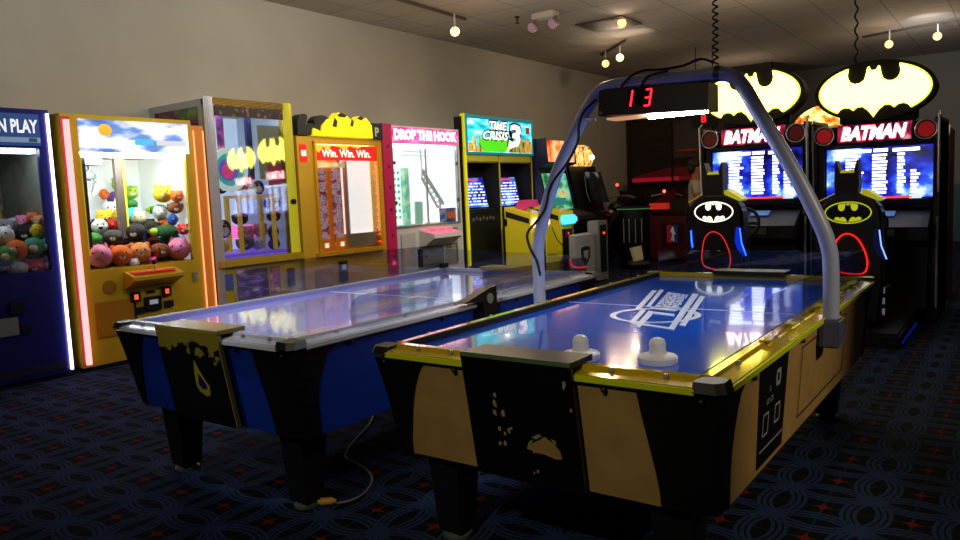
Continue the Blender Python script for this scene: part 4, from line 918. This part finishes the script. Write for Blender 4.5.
def hockey(loc, label, bodym, railm, lipm, fieldm, boxm, boxtop, c0, c1, capm, cush=BLACKM):
    t = thing('air_hockey_table', label, 'air hockey table', loc)
    zt, zb, ti = .765, .362, .07
    def tp(z): return .015+ti*(zt-z)/(zt-zb)
    def tx(z): return .015+.03*(zt-z)/(zt-zb)
    ZL = [zt-.013, .72, .67, .61, .55, .49, .42, zb]
    CFL = [.24, .205, .17, .135, .105, .08, .05, .035]; CFR = [.25, .24, .225, .205, .185, .165, .145, .135]; CS = [.25, .19, .155, .125, .105, .095, .09, .09]
    def corner(i, o=0, right=0):
        CF = CFR if right else CFL
        z = ZL[i]; q = tp(z); p = tx(z); f = .4*(1-(z-zb)/(zt-.013-zb))
        c, d = CF[i]+q, CS[i]+q
        rx = p+(c-p)*.5*f*.9; ry = q+(d-q)*.5*f*.9
        if o == 0: return [(c, q, z), (rx+.002, ry+.002, z), (p, d, z)]
        k_ = .008
        return [(c, q-k_, z), (rx-k_, ry-k_, z), (p-k_, d, z), (p+.004, d, z), (rx+.004, ry+.004, z), (c, q+.004, z)]
    def loft(g, rings):
        R_ = [[g.bm.verts.new(p) for p in r] for r in rings]; n = len(R_[0])
        for i in range(len(R_)-1):
            for k in range(n): g.bm.faces.new([R_[i][k], R_[i][(k+1) % n], R_[i+1][(k+1) % n], R_[i+1][k]])
        g.bm.faces.new(R_[0]); g.bm.faces.new(R_[-1][::-1])
    rings = []
    for i in range(len(ZL)):
        c = corner(i); e = corner(i, 0, 1)
        r = [(x, y, z) for x, y, z in c[::-1]]+[(W-x, y, z) for x, y, z in e]+[(W-x, LN-y, z) for x, y, z in e[::-1]]+[(x, LN-y, z) for x, y, z in c]
        rings.append(r)
    g = B(); loft(g, rings); g.build('cabinet', bodym, t)
    for fx in (0, 1):
        for fy in (0, 1):
            X = (lambda a: a) if not fx else (lambda a: W-a)
            Y = (lambda a: a) if not fy else (lambda a: LN-a)
            g = B(); loft(g, [[(X(x), Y(y), z) for x, y, z in corner(i, 1, fx)] for i in range(len(ZL))]); g.build('corner_cover', BLACK, t)
            cx, cy = X(.215), Y(.215)
            l_ = B(); l_.hexa([(cx-.052, cy-.052, .03), (cx+.052, cy-.052, .03), (cx+.052, cy+.052, .03), (cx-.052, cy+.052, .03)], [(cx-.075, cy-.075, zb+.003), (cx+.075, cy-.075, zb+.003), (cx+.075, cy+.075, zb+.003), (cx-.075, cy+.075, zb+.003)])
            l_ = l_.build('leg', mat('leg_black', '#0e1216', .5), t)
            B().lathe([(.06, 0), (.06, .012), (.03, .03)], (cx, cy, 0), 'z', 20).build('levelling_foot', mat('foot_grey', '#5a605c', .4), l_, True)
    # rails
    rw = .085
    prof = [(0, zt-.012), (0, zt+.016), (.052, zt+.022), (.056, T), (rw, T), (rw, .775), (rw-.02, zt-.03)]
    g = B().prism(prof, lambda a, b: (.085, a, b), lambda a, b: (W-.085, a, b)).build('rail', railm, t)
    g = B().prism(prof, lambda a, b: (.085, LN-a, b), lambda a, b: (W-.085, LN-a, b)).build('rail', railm, t)
    g = B().prism(prof, lambda a, b: (a, .085, b), lambda a, b: (a, LN-.085, b)).build('rail', railm, t)
    g = B().prism(prof, lambda a, b: (W-a, .085, b), lambda a, b: (W-a, LN-.085, b)).build('rail', railm, t)
    g = B().box(.08, W-.08, -.008, .002, zt-.006, zt+.012).box(.08, W-.08, LN-.002, LN+.008, zt-.006, zt+.012).box(-.008, .002, .08, LN-.08, zt-.006, zt+.012).box(W-.002, W+.008, .08, LN-.08, zt-.006, zt+.012)
    g.build('rail_lip', lipm, t)
    g = B().box(rw, rw+.012, rw, LN-rw, .772, .797).box(W-rw-.012, W-rw, rw, LN-rw, .772, .797).build('cushion', cush, t)
    for y in (.3, .75, 1.15, 1.6, 2.0, 2.4):
        for x in (.045, W-.045): B().lathe([(.009, .790), (.006, .801)], (x, y, 0), 'z', 8).build('bolt', STEEL, t)
    for x in (.2, .36, 1.0, 1.18): B().lathe([(.009, .790), (.006, .801)], (x, .045, 0), 'z', 8).build('bolt', STEEL, t)
    for x in (.06, .40, .99, 1.3): B().ball((x, tp(.74)-.012, .738), .010).build('bolt', capm, t, True)
    for y in (.35, 1.0, 1.7, 2.4): B().ball((W-tp(.74)+.010, y, .738), .010).build('bolt', capm, t, True)
    for fx in (0, 1):
        for fy in (0, 1):
            X = (lambda a: a) if not fx else (lambda a: W-a)
            Y = (lambda a: a) if not fy else (lambda a: LN-a)
            pts = [(-.010, .014), (.014, -.010), (.086, -.009), (.086, .060), (.060, .086), (-.009, .086)]
            B().prism(pts, lambda a, b: (X(a), Y(b), zt+.002), lambda a, b: (X(a if a > .05 else a+.012), Y(b if b > .05 else b+.012), T-.003)).build('corner_cap', capm, t)
    box('playfield', fieldm, t, rw+.001, W-rw-.001, rw+.001, LN-rw-.001, .735, .772)
    # goal boxes wrapped over both ends
    def goal(Y, near):
        g = B().prism([(c0, 0), (c1, 0), (c1, 1), (c0, 1)], lambda a, b: (a, Y(GY(.365+b*.44)), .365+b*.44), lambda a, b: (a, Y(GY(.365+b*.44)+.018), .365+b*.44))
        pnl = g.build('goal_box_panel', boxm, t)
        top = B().prism([(c0, -.03), (c1, -.03), (c1, .12), (c0, .12)], lambda a, b: (a, Y(b), .802), lambda a, b: (a, Y(b), .820)).prism([(c0, .10), (c1, .10), (c1, .12), (c0, .12)], lambda a, b: (a, Y(b), .80), lambda a, b: (a, Y(b), .803)).build('goal_box_top', boxtop, t)
        return pnl, top
    nearp = goal(lambda b: b, True); goal(lambda b: LN-b, False)
    return t, nearp
def shield(t, name, pts, hx):
    """upright acrylic sheet on the table edge; pts = (s, z) outline mapped by hx"""
    return B().prism(pts, lambda a, b: hx(a, b, 0), lambda a, b: hx(a, b, 1)).build(name, PLEXI, t)
TAN = mat('tan_board', '#a88850', .55, noise=.12, nscale=9)
x2, y2, x1, y1 = -2.038, 2.058, -3.741, 1.944
# table with yellow rails
t2, (pnl, top) = hockey((x2, y2, 0), 'nearest air hockey table with tan sides, yellow rails and bright blue playfield', TAN,
    mat('gold_rail', '#d8b818', .10, .25, coat=.6), mat('lime_lip', '#c8d818', .3), mat('blue_playfield', '#1060f0', .12, coat=.6),
    mat('goal_black', '#08090a', .35), mat('goal_top_black', '#14100e', .4), .46, .895, mat('corner_cap_dark', '#1c1a1a', .4))
g = B().box(.46, .895, -.0325, -.029, .806, .821).box(.889, .897, -.03, .12, .817, .822).build('worn_edge', mat('worn_green_edge', '#4c6a48', .5), t2)
random.seed(9)
g = B()
for (x, z, s) in ((.585, .675, .007), (.578, .645, .008), (.582, .638, .007), (.575, .61, .009), (.61, .61, .009), (.585, .55, .007), (.625, .55, .007), (.605, .535, .006), (.635, .56, .005), (.578, .495, .007), (.60, .497, .007), (.715, .49, .006), (.70, .50, .005), (.705, .385+.02, .004), (.72, .395+.02, .005), (.865, .75, .007), (.862, .735, .005), (.88, .66, .005)):
    g.prism([(x+s*random.uniform(.6, 1.2)*math.cos(a), z+s*1.5*random.uniform(.6, 1.2)*math.sin(a)) for a in [q*PI/4 for q in range(8)]], LEAN(-.0315), LEAN(-.03))
g.build('paint_chips', mat('chip_cream', '#9a8c6a', .7), pnl)
hole = [(.70, .505), (.715, .53), (.745, .545), (.765, .56), (.78, .55), (.805, .535), (.82, .515), (.825, .49), (.80, .485), (.76, .495), (.72, .495)]
B().prism([(x, z-.01) for x, z in hole], LEAN(-.0325), LEAN(-.03)).build('worn_patch', TAN, pnl)
g = B()
for q in ([(.69, .50), (.70, .525), (.72, .54), (.71, .52), (.705, .495)], [(.715, .545), (.74, .56), (.755, .555), (.73, .54)], [(.79, .55), (.81, .545), (.805, .53)]):
    g.prism([(x, z-.005) for x, z in q], LEAN(-.0328), LEAN(-.03))
g.build('worn_patch_rim', mat('rim_olive', '#8a9050', .7), pnl)
# playfield marks
WHM = mat('marking_white', '#c8d4e8', .3)
zf = .7722
g = B().box(.098, W-.098, 1.395, 1.408, zf, zf+.0006).build('center_line', WHM, t2)
polys = [[(0.328, 1.952), (0.358, 1.952), (0.548, 1.282), (0.518, 1.292)], [(0.358, 1.992), (0.388, 1.982), (0.558, 1.382), (0.538, 1.382)], [(0.548, 1.302), (0.578, 1.292), (0.668, 0.952), (0.648, 0.942)], [(0.598, 1.272), (0.638, 1.252), (0.738, 0.852), (0.708, 0.872)],
 [(0.588, 1.892), (0.628, 1.872), (0.888, 0.852), (0.858, 0.862)], [(0.658, 1.812), (0.688, 1.802), (0.898, 0.952), (0.868, 0.962)], [(0.638, 0.962), (0.848, 0.902), (0.888, 0.852), (0.678, 0.922)], [(0.638, 1.252), (0.748, 1.222), (0.768, 1.162), (0.658, 1.192)], [(0.568, 1.372), (0.718, 1.342), (0.718, 1.292), (0.578, 1.332)]]
g = B()
for i, q in enumerate(polys): g.xy(q, zf+.0008+i*.0001, zf+.0012+i*.0001)
N_ = 48
for k in range(N_):
    a0, a1 = 2*PI*k/N_, 2*PI*(k+1)/N_
    w = lambda a: .018+.012*abs(math.cos(a))
    cx, cy, R_ = .675, 1.165, .205
    g.xy([(cx+(R_-w(a0))*math.cos(a0), cy+(R_-w(a0))*math.sin(a0)), (cx+R_*math.cos(a0), cy+R_*math.sin(a0)), (cx+R_*math.cos(a1), cy+R_*math.sin(a1)), (cx+(R_-w(a1))*math.cos(a1), cy+(R_-w(a1))*math.sin(a1))], zf+.0018, zf+.0022)
q4 = [(0.428, 1.932), (0.588, 1.842), (0.708, 1.382), (0.568, 1.402)]
def bl(a, b):
    p = [Vector(v) for v in q4]; v = (p[0].lerp(p[1], a)).lerp(p[3].lerp(p[2], a), b); return (v.x, v.y)
for k in range(9):
    b0 = .03+k*.108; a = .04
    while a < .92:
        w_ = random.uniform(.12, .3); a1 = min(.96, a+w_)
        g.xy([bl(a, b0), bl(a1, b0+random.uniform(-.02, .02)), bl(a1, b0+.075), bl(a, b0+.07)], zf+.0008, zf+.0012); a = a1+.03
g.build('playfield_emblem', WHM, t2)
# black instruction decal on the right side, access door outline
def sx_(y, z): return W-(.015+.03*(.765-z)/.405)
g = B().prism([(.43, .748), (.80, .748), (.79, .385), (.47, .385)], lambda a, b: (sx_(a, b)+.004, a, b), lambda a, b: (sx_(a, b)-.001, a, b)).build('side_decal', mat('decal_black', '#0a0a0c', .4), t2)
d_ = B()
def outl(y, z, w, h, th=.006):
    for (a0, a1, b0, b1) in ((y, y+w, z, z+th), (y, y+w, z+h-th, z+h), (y, y+th, z, z+h), (y+w-th, y+w, z, z+h)):
        d_.prism([(a0, b0), (a1, b0), (a1, b1), (a0, b1)], lambda a, b: (sx_(a, b)+.0055, a, b), lambda a, b: (sx_(a, b)+.004, a, b))
outl(.50, .49, .07, .08); outl(.65, .50, .07, .07); outl(.64, .64, .06, .06, .014)
d_.prism([(.48, .44), (.78, .44), (.78, .444), (.48, .444)], lambda a, b: (sx_(a, b)+.0055, a, b), lambda a, b: (sx_(a, b)+.004, a, b))
d_.build('decal_marks', mat('decal_grey', '#a0a4ac', .5), g)
d_ = B(); outl(.53, .60, .035, .018, .005); outl(.58, .60, .035, .018, .005); outl(.56, .64, .015, .02, .004)
d_.build('decal_marks', mat('decal_green', '#6a8c60', .5), g)
d_ = B(); outl(1.02, .42, .9, .29, .005)
d_.build('door_outline', mat('gap_dark', '#2a1c10', .7), t2)
# arch with scoreboard
AP = [(-2.095, .70), (-2.095, .95), (-2.09, 1.08), (-2.06, 1.20), (-1.97, 1.44), (-1.83, 1.68), (-1.765, 1.78), (-1.71, 1.835), (-1.62, 1.858), (-1.45, 1.858), (-1.25, 1.850), (-1.13, 1.850), (-1.06, 1.832), (-1.01, 1.78), (-.95, 1.67), (-.80, 1.40), (-.705, 1.20), (-.665, 1.09), (-.652, .98), (-.652, .68)]
ay = 3.41-y2
B().tube(sm([(x-x2, ay, z) for x, z in AP], 4), .0325, 14).build('arch_tube', mat('arch_paint', '#9ea8cc', .35), t2, True)
for s in (0, 1):
    xx = -.06 if s == 0 else W-.012
    B().box(xx-.005, xx+.078, ay-.07, ay+.07, .655, .775, 0, .008).build('arch_bracket', mat('bracket_grey', '#55597a', .4, .2), t2, True)
B().tube([(.905, ay, 1.851), (.93, ay, 1.849)], .036, 14).build('tube_joint', mat('joint_dark', '#3a3e58', .4, .3), t2, True)
sbm = mat('scoreboard_dark', '#10171a', .4)
sb = B(); sb.hexa([(.345, ay-.05, 1.715), (.885, ay-.05, 1.69), (.885, ay+.10, 1.69), (.345, ay+.10, 1.715)], [(.345, ay-.03, 1.845), (.885, ay-.03, 1.815), (.885, ay+.10, 1.815), (.345, ay+.10, 1.845)])
sb = sb.build('scoreboard', sbm, t2)
def sface(x, z): return (x, ay-.054+.02*(z-1.69)/.14, z)
DG = glow('digit_glow', '#ff2030', 3.5)
def seg(o, cx, cz, on, w=.026, h=.075):
    g = B(); s = .2
    SG = {'a': ((-w/2, h/2), (w/2, h/2)), 'g': ((-w/2, 0), (w/2, 0)), 'd': ((-w/2, -h/2), (w/2, -h/2)), 'b': ((w/2, 0), (w/2, h/2)), 'c': ((w/2, -h/2), (w/2, 0)), 'f': ((-w/2, 0), (-w/2, h/2)), 'e': ((-w/2, -h/2), (-w/2, 0))}
    for k in on:
        (ax, az), (bx, bz) = SG[k]
        g.tube([sface(cx+ax+s*az*.6, cz+az), sface(cx+bx+s*bz*.6, cz+bz)], .0042, 6)
    g.build('digit', DG, o)
B().prism([(.50, 1.732), (.62, 1.727), (.62, 1.826), (.50, 1.832)], lambda a, b: (sface(a, b)[0], sface(a, b)[1]+.0025, b), lambda a, b: (sface(a, b)[0], sface(a, b)[1]+.006, b)).build('display_window', mat('display_black', '#0a0406', .2), sb)
seg(sb, .505, 1.782, 'bc'); seg(sb, .600, 1.778, 'abgcd')
box('light_diffuser', mat('warm_diffuser', '#c8b090', .5, em='#ffb070', es=.5), sb, .38, .60, ay-.03, ay+.08, 1.694, 1.704)
B().box(.60, .875, ay-.045, ay-.01, 1.680, 1.690).build('fluorescent_light', glow('fluoro', '#eef4ff', 170), sb)
B().lathe([(.008, -.048), (.008, -.056)], (.36, ay, 1.73), 'y', 8).build('screw', STEEL, sb)
# cables on the arch
B().tube(sm([(.47, ay-.05, 1.84), (.52, ay-.045, 1.885), (.58, ay-.03, 1.905), (.66, ay-.02, 1.90), (.76, ay-.01, 1.905), (.84, ay, 1.925), (.90, ay, 1.90)]), .006, 6).build('arch_cable', BLACKM, t2, True)
B().tube(sm([(.57, ay-.05, 1.83), (.61, ay-.045, 1.875), (.70, ay-.04, 1.885)]), .006, 6).build('arch_cable', BLACKM, t2, True)
B().tube(sm([(.33, ay-.03, 1.80), (.27, ay-.05, 1.745), (.235, ay-.043, 1.68), (.225, ay-.043, 1.60), (.16, ay-.04, 1.50), (.085, ay-.043, 1.42), (.05, ay-.043, 1.36), (.02, ay-.04, 1.27), (-.04, ay-.042, 1.20), (-.095, ay-.04, 1.14), (-.075, ay-.045, 1.06), (-.04, ay-.045, 1.0), (-.02, ay-.045, .92)]), .007, 6).build('arch_cable', BLACKM, t2, True)
B().lathe([(.039, 0), (.039, .012)], (.265, ay, 1.70), 'z', 14).build('cable_tie', WHITEP, t2)
# shields of the near table
sh = [(0, .80), (2.02, .80), (2.02, .955), (.12, .955), (.04, .94), (.0, .90)]
o = shield(t2, 'acrylic_shield', [(a+.62, b) for a, b in sh], lambda a, b, k: (W-.055+k*.005, a, b))
shield(t2, 'acrylic_shield', [(.08, .80), (W-.08, .80), (W-.08, .94), (.08, .94)], lambda a, b, k: (a, LN-.055+k*.005, b))
for y in (.66, 1.0, 1.5, 1.9, 2.3): B().box(W-.075, W-.035, y-.03, y+.03, .7985, .806).build('shield_clip', mat('clip_yellow', '#d8c030', .25, .5), t2)

# table with silver rails
t1, (pnl, top) = hockey((x1, y1, 0), 'air hockey table with blue sides, silver rails and pale violet playfield', mat('royal_blue_panel', '#1238a8', .4, noise=.08, nscale=5),
    mat('silver_rail', '#c4c8d8', .25, .3), mat('silver_lip', '#d8dce8', .3), mat('violet_playfield', '#a4a6f0', .12, coat=.8),
    worn_paint('worn_goal_paint', '#0a0b08', '#9a8c28', 1.9, .685), mat('goal_top_olive', '#8c7c30', .35), .44, .92, mat('corner_cap_black', '#1c1b1c', .35), mat('lilac_cushion', '#9a9cc8', .4))
def grow(P, k): return [(.722+(a-.722)*k, .56+(b-.56)*k) for a, b in P]
fl = grow([(.685, .545), (.69, .60), (.705, .645), (.722, .61), (.745, .575), (.765, .55), (.762, .52), (.735, .51), (.70, .525)], 1.25)
B().prism(fl, LEAN(-.0318), LEAN(-.03)).build('worn_patch', mat('patch_yellow', '#b8a828', .6), pnl)
B().prism(grow([(.70, .555), (.715, .598), (.73, .585), (.75, .558), (.752, .54), (.72, .537)], 1.2), LEAN(-.0325), LEAN(-.0312)).build('worn_hole', mat('patch_navy', '#10186a', .6), pnl)
g = B().prism([(.915, .37), (.922, .37), (.922, .80), (.915, .80)], LEAN(-.032), LEAN(-.012)).build('worn_edge', mat('edge_wear_tan', '#9a8a50', .6), t1)
box('center_line', mat('line_violet', '#e0e0f4', .3), t1, .098, W-.098, 1.395, 1.41, zf, zf+.0006)
sh = [(.0, .80), (1.95, .80), (1.95, .985), (.0, 1.01)]
shield(t1, 'acrylic_shield', [(a+.70, b) for a, b in sh], lambda a, b, k: (.05+k*.005, a, b))
shield(t1, 'acrylic_shield', [(.06, .80), (W-.06, .80), (W-.06, .90), (.06, .95)], lambda a, b, k: (a, LN-.055+k*.005, b))
shield(t1, 'acrylic_shield', [(.40, .80), (1.14, .80), (1.14, .93), (.46, .93), (.41, .91), (.39, .86)], lambda a, b, k: (W-.055+k*.005, a, b))
shield(t1, 'acrylic_shield', [(1.42, .80), (2.64, .80), (2.64, .90), (1.42, .93)], lambda a, b, k: (W-.055+k*.005, a, b))
o = B().prism([(1.27, .70), (1.40, .70), (1.40, .865), (1.33, .855), (1.10, .800), (1.27, .79)], lambda a, b: (W-.01, a, b), lambda a, b: (W+.05, a, b)).build('arch_bracket', BLACK, t1)
B().lathe([(.028, 0), (.028, .012)], (W+.045, 1.33, .80), 'x', 16).build('bracket_ring', STEEL, o)
B().box(.04, .08, LN-.10, LN-.04, .80, .835).build('shield_clip', BLACKM, t1)

# two mallets
prof = [(.064, 0), (.066, .005), (.066, .020), (.060, .026), (.038, .028), (.030, .032), (.027, .048), (.028, .066), (.023, .078), (.013, .084), (.003, .086)]
ml = B().lathe(prof, (0, 0, 0), 'z', 32).build('air_hockey_mallet', mat('mallet_white', '#e4e8f4', .3), None, True, (-1.243, 2.285, .7725))
tag(ml, 'white mallet beside the black goal box on the near blue playfield', 'mallet', 'mallets on the near table')
m2 = ml.copy(); C.objects.link(m2); m2.location = (-.985, 2.345, .7725); m2['label'] = 'white mallet nearer the right corner of the near blue playfield'

# power cord on the carpet
t = thing('power_cord', 'thin grey power cord with a yellow plug lying between the tables', 'power cord', (0, 0, 0))
cp = [(-3.35, 3.38), (-3.18, 3.16), (-3.05, 2.92), (-2.95, 2.75), (-2.86, 2.66), (-2.76, 2.635), (-2.62, 2.58), (-2.52, 2.50), (-2.45, 2.38), (-2.44, 2.29), (-2.475, 2.225)]
cc = []
for i in range(len(cp)-1):
    p0, p1, p2, p3 = [Vector(cp[max(0, min(len(cp)-1, i+k-1))]) for k in range(4)]
    for s in (0, .25, .5, .75): cc.append(.5*((2*p1)+(p2-p0)*s+(2*p0-5*p1+4*p2-p3)*s*s+(3*p1-p0-3*p2+p3)*s**3))
cc.append(Vector(cp[-1]))
B().tube([(q.x, q.y, .006) for q in cc], .0055, 8).build('cable', mat('cord_grey', '#8a8c90', .4), t, True)
o = B().tube([(-2.475, 2.225, .016), (-2.49, 2.212, .018), (-2.505, 2.20, .018), (-2.53, 2.18, .018)], [.008, .017, .017, .019], 10).build('plug', mat('plug_yellow', '#d8a838', .5), t, True)
B().tube([(-2.53, 2.185, .022), (-2.545, 2.17, .022)], .003, 6).tube([(-2.535, 2.178, .012), (-2.55, 2.163, .012)], .003, 6).build('prong', BRASS, o)

# ------------------------------------------------------------------ ceiling fittings
def coil(name, label, x, y, z0, z1, R, turns, r=.006):
    n = int(turns*9); pts = []
    for k in range(n+1):
        s = k/n; a = 2*PI*turns*s
        pts.append((R*math.cos(a), R*math.sin(a), z0+(z1-z0)*s))
    o = B().tube(pts, r, 6).build(name, BLACKM, None, True, (x, y, 0)); return tag(o, label, 'cord')
coil('coiled_cord', 'black coiled cord hanging from the ceiling down to the hockey table arch', -1.13, 3.41, 1.89, CZ, .011, 60, .004)
coil('wavy_cord', 'thin wavy black cord hanging from the ceiling above the right bat sign', -1.35, 8.2, 2.44, CZ, .013, 10, .009)
def spot(x, y, aim, label, es, drop=.22):
    t = thing('track_spotlight', label, 'spotlight', (x, y, CZ), 0, 'ceiling track spotlights')
    B().tube([(0, 0, 0), (0, 0, -drop+.06)], .012, 8).build('stem', WHITEP, t)
    d = (Vector(aim)-Vector((x, y, CZ-drop))).normalized()
    c = Vector((0, 0, -drop))
    B().tube([c-d*.09, c-d*.06, c+d*.02, c+d*.06], [.025, .045, .05, .06], 16).build('lamp_head', mat('spot_head', '#b0a08c', .4), t, True)
    B().tube([c+d*.055, c+d*.070, c+d*.085], [.062, .058, .035], 16).build('bulb', glow('bulb_glow_%d' % es, '#ffb868', es*.7), t)
    ld = bpy.data.lights.new('spot', 'SPOT'); ld.energy = es*3.0; ld.color = (1, .74, .50); ld.spot_size = 1.9; ld.spot_blend = .9; ld.shadow_soft_size = .05
    lo = bpy.data.objects.new('spot_beam', ld); C.objects.link(lo); lo.parent = t; lo.location = c+d*.12
    lo.rotation_euler = d.to_track_quat('-Z', 'Y').to_euler()
    return t
SPOTS = [((-6.21, 8.2), (-7.2, 9.0, 2.3), 'track spotlight glowing warm above the white and magenta prize machine', 9),
 ((-5.56, 11.9), (-4.2, 9, 1.8), 'bright track spotlight above the crown topped cabinet, right of its pair', 12),
 ((-6.0, 12.25), (-5.4, 11.5, 0.5), 'smaller tilted track spotlight left of its bright neighbour', 5),
 ((-4.72, 10.2), (-4.2, 8, 0), 'recessed looking track spotlight glowing beside the ceiling vent', 5),
 ((-1.87, 14.4), (-3.2, 13.6, 0), 'tilted track spotlight on the right, left one of the far pair', 6),
 ((-1.17, 14.25), (-1.4, 12, 0.6), 'track spotlight furthest right on the ceiling', 7)]
for (x, y), aim, lab, es in SPOTS: spot(x, y, (aim[0]*.35-.8, aim[1]*.35+1.2, 1.2), lab, es, .05 if es == 5 and x > -5 else .22)
for i, (a, b, lab) in enumerate((((-6.1, 5.2), (-6.25, 8.5), 'long thin lighting track above the wall machines'), ((-5.3, 11.6), (-6.2, 12.5), 'short lighting track above the crown topped cabinet'), ((-2.3, 14.6), (-.7, 14.1), 'lighting track over the right bat cabinet'))):
    a = Vector((*a, CZ-.02)); b = Vector((*b, CZ-.02)); n = (b-a).cross(Vector((0, 0, 1))).normalized()*.02
    g = B(); g.hexa([a-n-Vector((0, 0, .015)), b-n-Vector((0, 0, .015)), b+n-Vector((0, 0, .015)), a+n-Vector((0, 0, .015))], [a-n+Vector((0, 0, .019)), b-n+Vector((0, 0, .019)), b+n+Vector((0, 0, .019)), a+n+Vector((0, 0, .019))])
    tag(g.build('lighting_track', mat('track_grey', '#4a443c', .5)), lab, 'lighting track')
t = thing('emergency_light', 'white twin-headed emergency light on the ceiling', 'emergency light', (-5.32, 9.05, CZ))
box('housing', WHITEP, t, -.16, .18, -.09, .09, -.08, 0, .01)
for sx in (-.14, .18):
    o = B().tube([(sx, 0, -.08), (sx-.01, -.04, -.17), (sx-.015, -.09, -.19)], [.03, .06, .07], 14).build('lamp_head', mat('lamp_head_grey', '#9a9490', .4), t, True)
    B().tube([(sx-.015, -.09, -.19), (sx-.016, -.097, -.193)], .06, 14).build('lens', mat('lens_pink', '#8a6a70', .1, em='#d0a0a8', es=.25), o)
t = thing('sprinkler_head', 'small dark fire sprinkler on the ceiling left of the emergency light', 'sprinkler', (-5.72, 8.98, CZ))
B().lathe([(.04, 0), (.03, -.015), (.012, -.02), (.010, -.07), (.03, -.075)], (0, 0, 0), 'z', 12).build('valve', mat('sprinkler_dark', '#2a2826', .4), t)
B().box(-.035, .035, -.006, .006, -.095, -.085).build('deflector', mat('sprinkler_dark', '#2a2826'), t)
t = thing('ceiling_vent', 'grey square ceiling vent panel right of the emergency light', 'vent', (-5.0, 10.35, CZ))
box('frame', mat('vent_grey', '#5a5650', .5), t, -.37, .37, -.35, .35, -.02, 0)
g = B()
for k in range(10): g.box(-.33, .33, -.31+k*.065, -.28+k*.065, -.028, -.02)
g.build('slat', mat('vent_slat', '#48443e', .5), t)

# ------------------------------------------------------------------ unseen lights, most added to brighten the hall
def area(name, loc, aim, size, e, col):
    ld = bpy.data.lights.new(name, 'AREA'); ld.energy = e; ld.color = col; ld.size = size
    o = bpy.data.objects.new(name, ld); C.objects.link(o); o.location = loc
    o.rotation_euler = (Vector(aim)-Vector(loc)).to_track_quat('-Z', 'Y').to_euler()
    return o
def add_unseen_spot(x, y, aim, e, col=(1, .93, .82), size=1.9):  # unseen spots, most added to brighten tables and machine fronts
    ld = bpy.data.lights.new('unseen_spot', 'SPOT'); ld.energy = e; ld.color = col; ld.spot_size = size; ld.spot_blend = 1; ld.shadow_soft_size = .05
    o = bpy.data.objects.new('unseen_spot', ld); C.objects.link(o); o.location = (x, y, CZ-.25)
    o.rotation_euler = (Vector(aim)-Vector(o.location)).to_track_quat('-Z', 'Y').to_euler()
for m_, i_ in (('violet_playfield', 1.9), ('blue_playfield', 1.5)): _M[m_].node_tree.nodes['Principled BSDF'].inputs['IOR'].default_value = i_
add_unseen_spot(-4.6, 3.0, (-7.4, 4.0, 2.9), 140)
add_unseen_spot(-4.6, 5.6, (-7.4, 6.4, 2.9), 100)
add_unseen_spot(-4.4, 11.0, (-7.4, 12.0, 2.7), 60, (1, .78, .55))
add_unseen_spot(-2.4, 4.0, (-6.4, 4.6, .9), 110, (1, .95, .85), 1.0)
add_unseen_spot(-3.0, 1.0, (-3.05, 3.0, .8), 520, (.92, .93, 1), .75)
add_unseen_spot(-3.6, -1.5, (-3.15, 2.0, .6), 90, (1, .95, .8), .45)
add_unseen_spot(-2.6, 7.0, (-6.4, 8.6, .9), 380, (1, .94, .85), .95)
add_unseen_spot(-.6, -1.6, (-1.6, 2.6, .5), 190, (1, .9, .62), .62)
add_unseen_spot(3.2, 2.2, (-.68, 3.1, .74), 380, (1, .82, .55), .46)
add_unseen_spot(-1.4, 13.0, (-.6, 17.9, 2.4), 140, (.9, .95, 1), 1.6)
def fill_point(x, y, e, col=(1, .72, .46)):  # added point fills brightening ceiling and hall, few of them near real lamps
    ld = bpy.data.lights.new('added_fill', 'POINT'); ld.energy = e; ld.color = col; ld.shadow_soft_size = .06
    o = bpy.data.objects.new('added_fill', ld); C.objects.link(o); o.location = (x, y, CZ-.85)
for x, y, e in ((-6.5, 8.6, 4), (-5.4, 11.9, 5), (-1.87, 14.2, 10), (-1.2, 14.0, 10), (-3.2, 6.0, 32), (-2.5, 9.6, 42), (-4.8, 6.0, 24), (-4.0, 2.5, 8), (-.6, 9.5, 22), (-1.9, .7, 8), (-5.2, 7.6, 14), (-4.6, 15.2, 12)): fill_point(x, y, e)

w = bpy.data.worlds.new('world'); S.world = w; w.use_nodes = True
w.node_tree.nodes['Background'].inputs[0].default_value = (0.5, .55, .7, 1); w.node_tree.nodes['Background'].inputs[1].default_value = .003

S.view_settings.view_transform = 'Standard'; S.view_settings.look = 'None'; S.view_settings.exposure = 0; S.view_settings.gamma = 1
S.view_settings.use_curve_mapping = False
cy = S.cycles
cy.use_denoising = True; cy.sample_clamp_indirect = 4; cy.max_bounces = 7; cy.transparent_max_bounces = 12; cy.caustics_reflective = False; cy.caustics_refractive = False
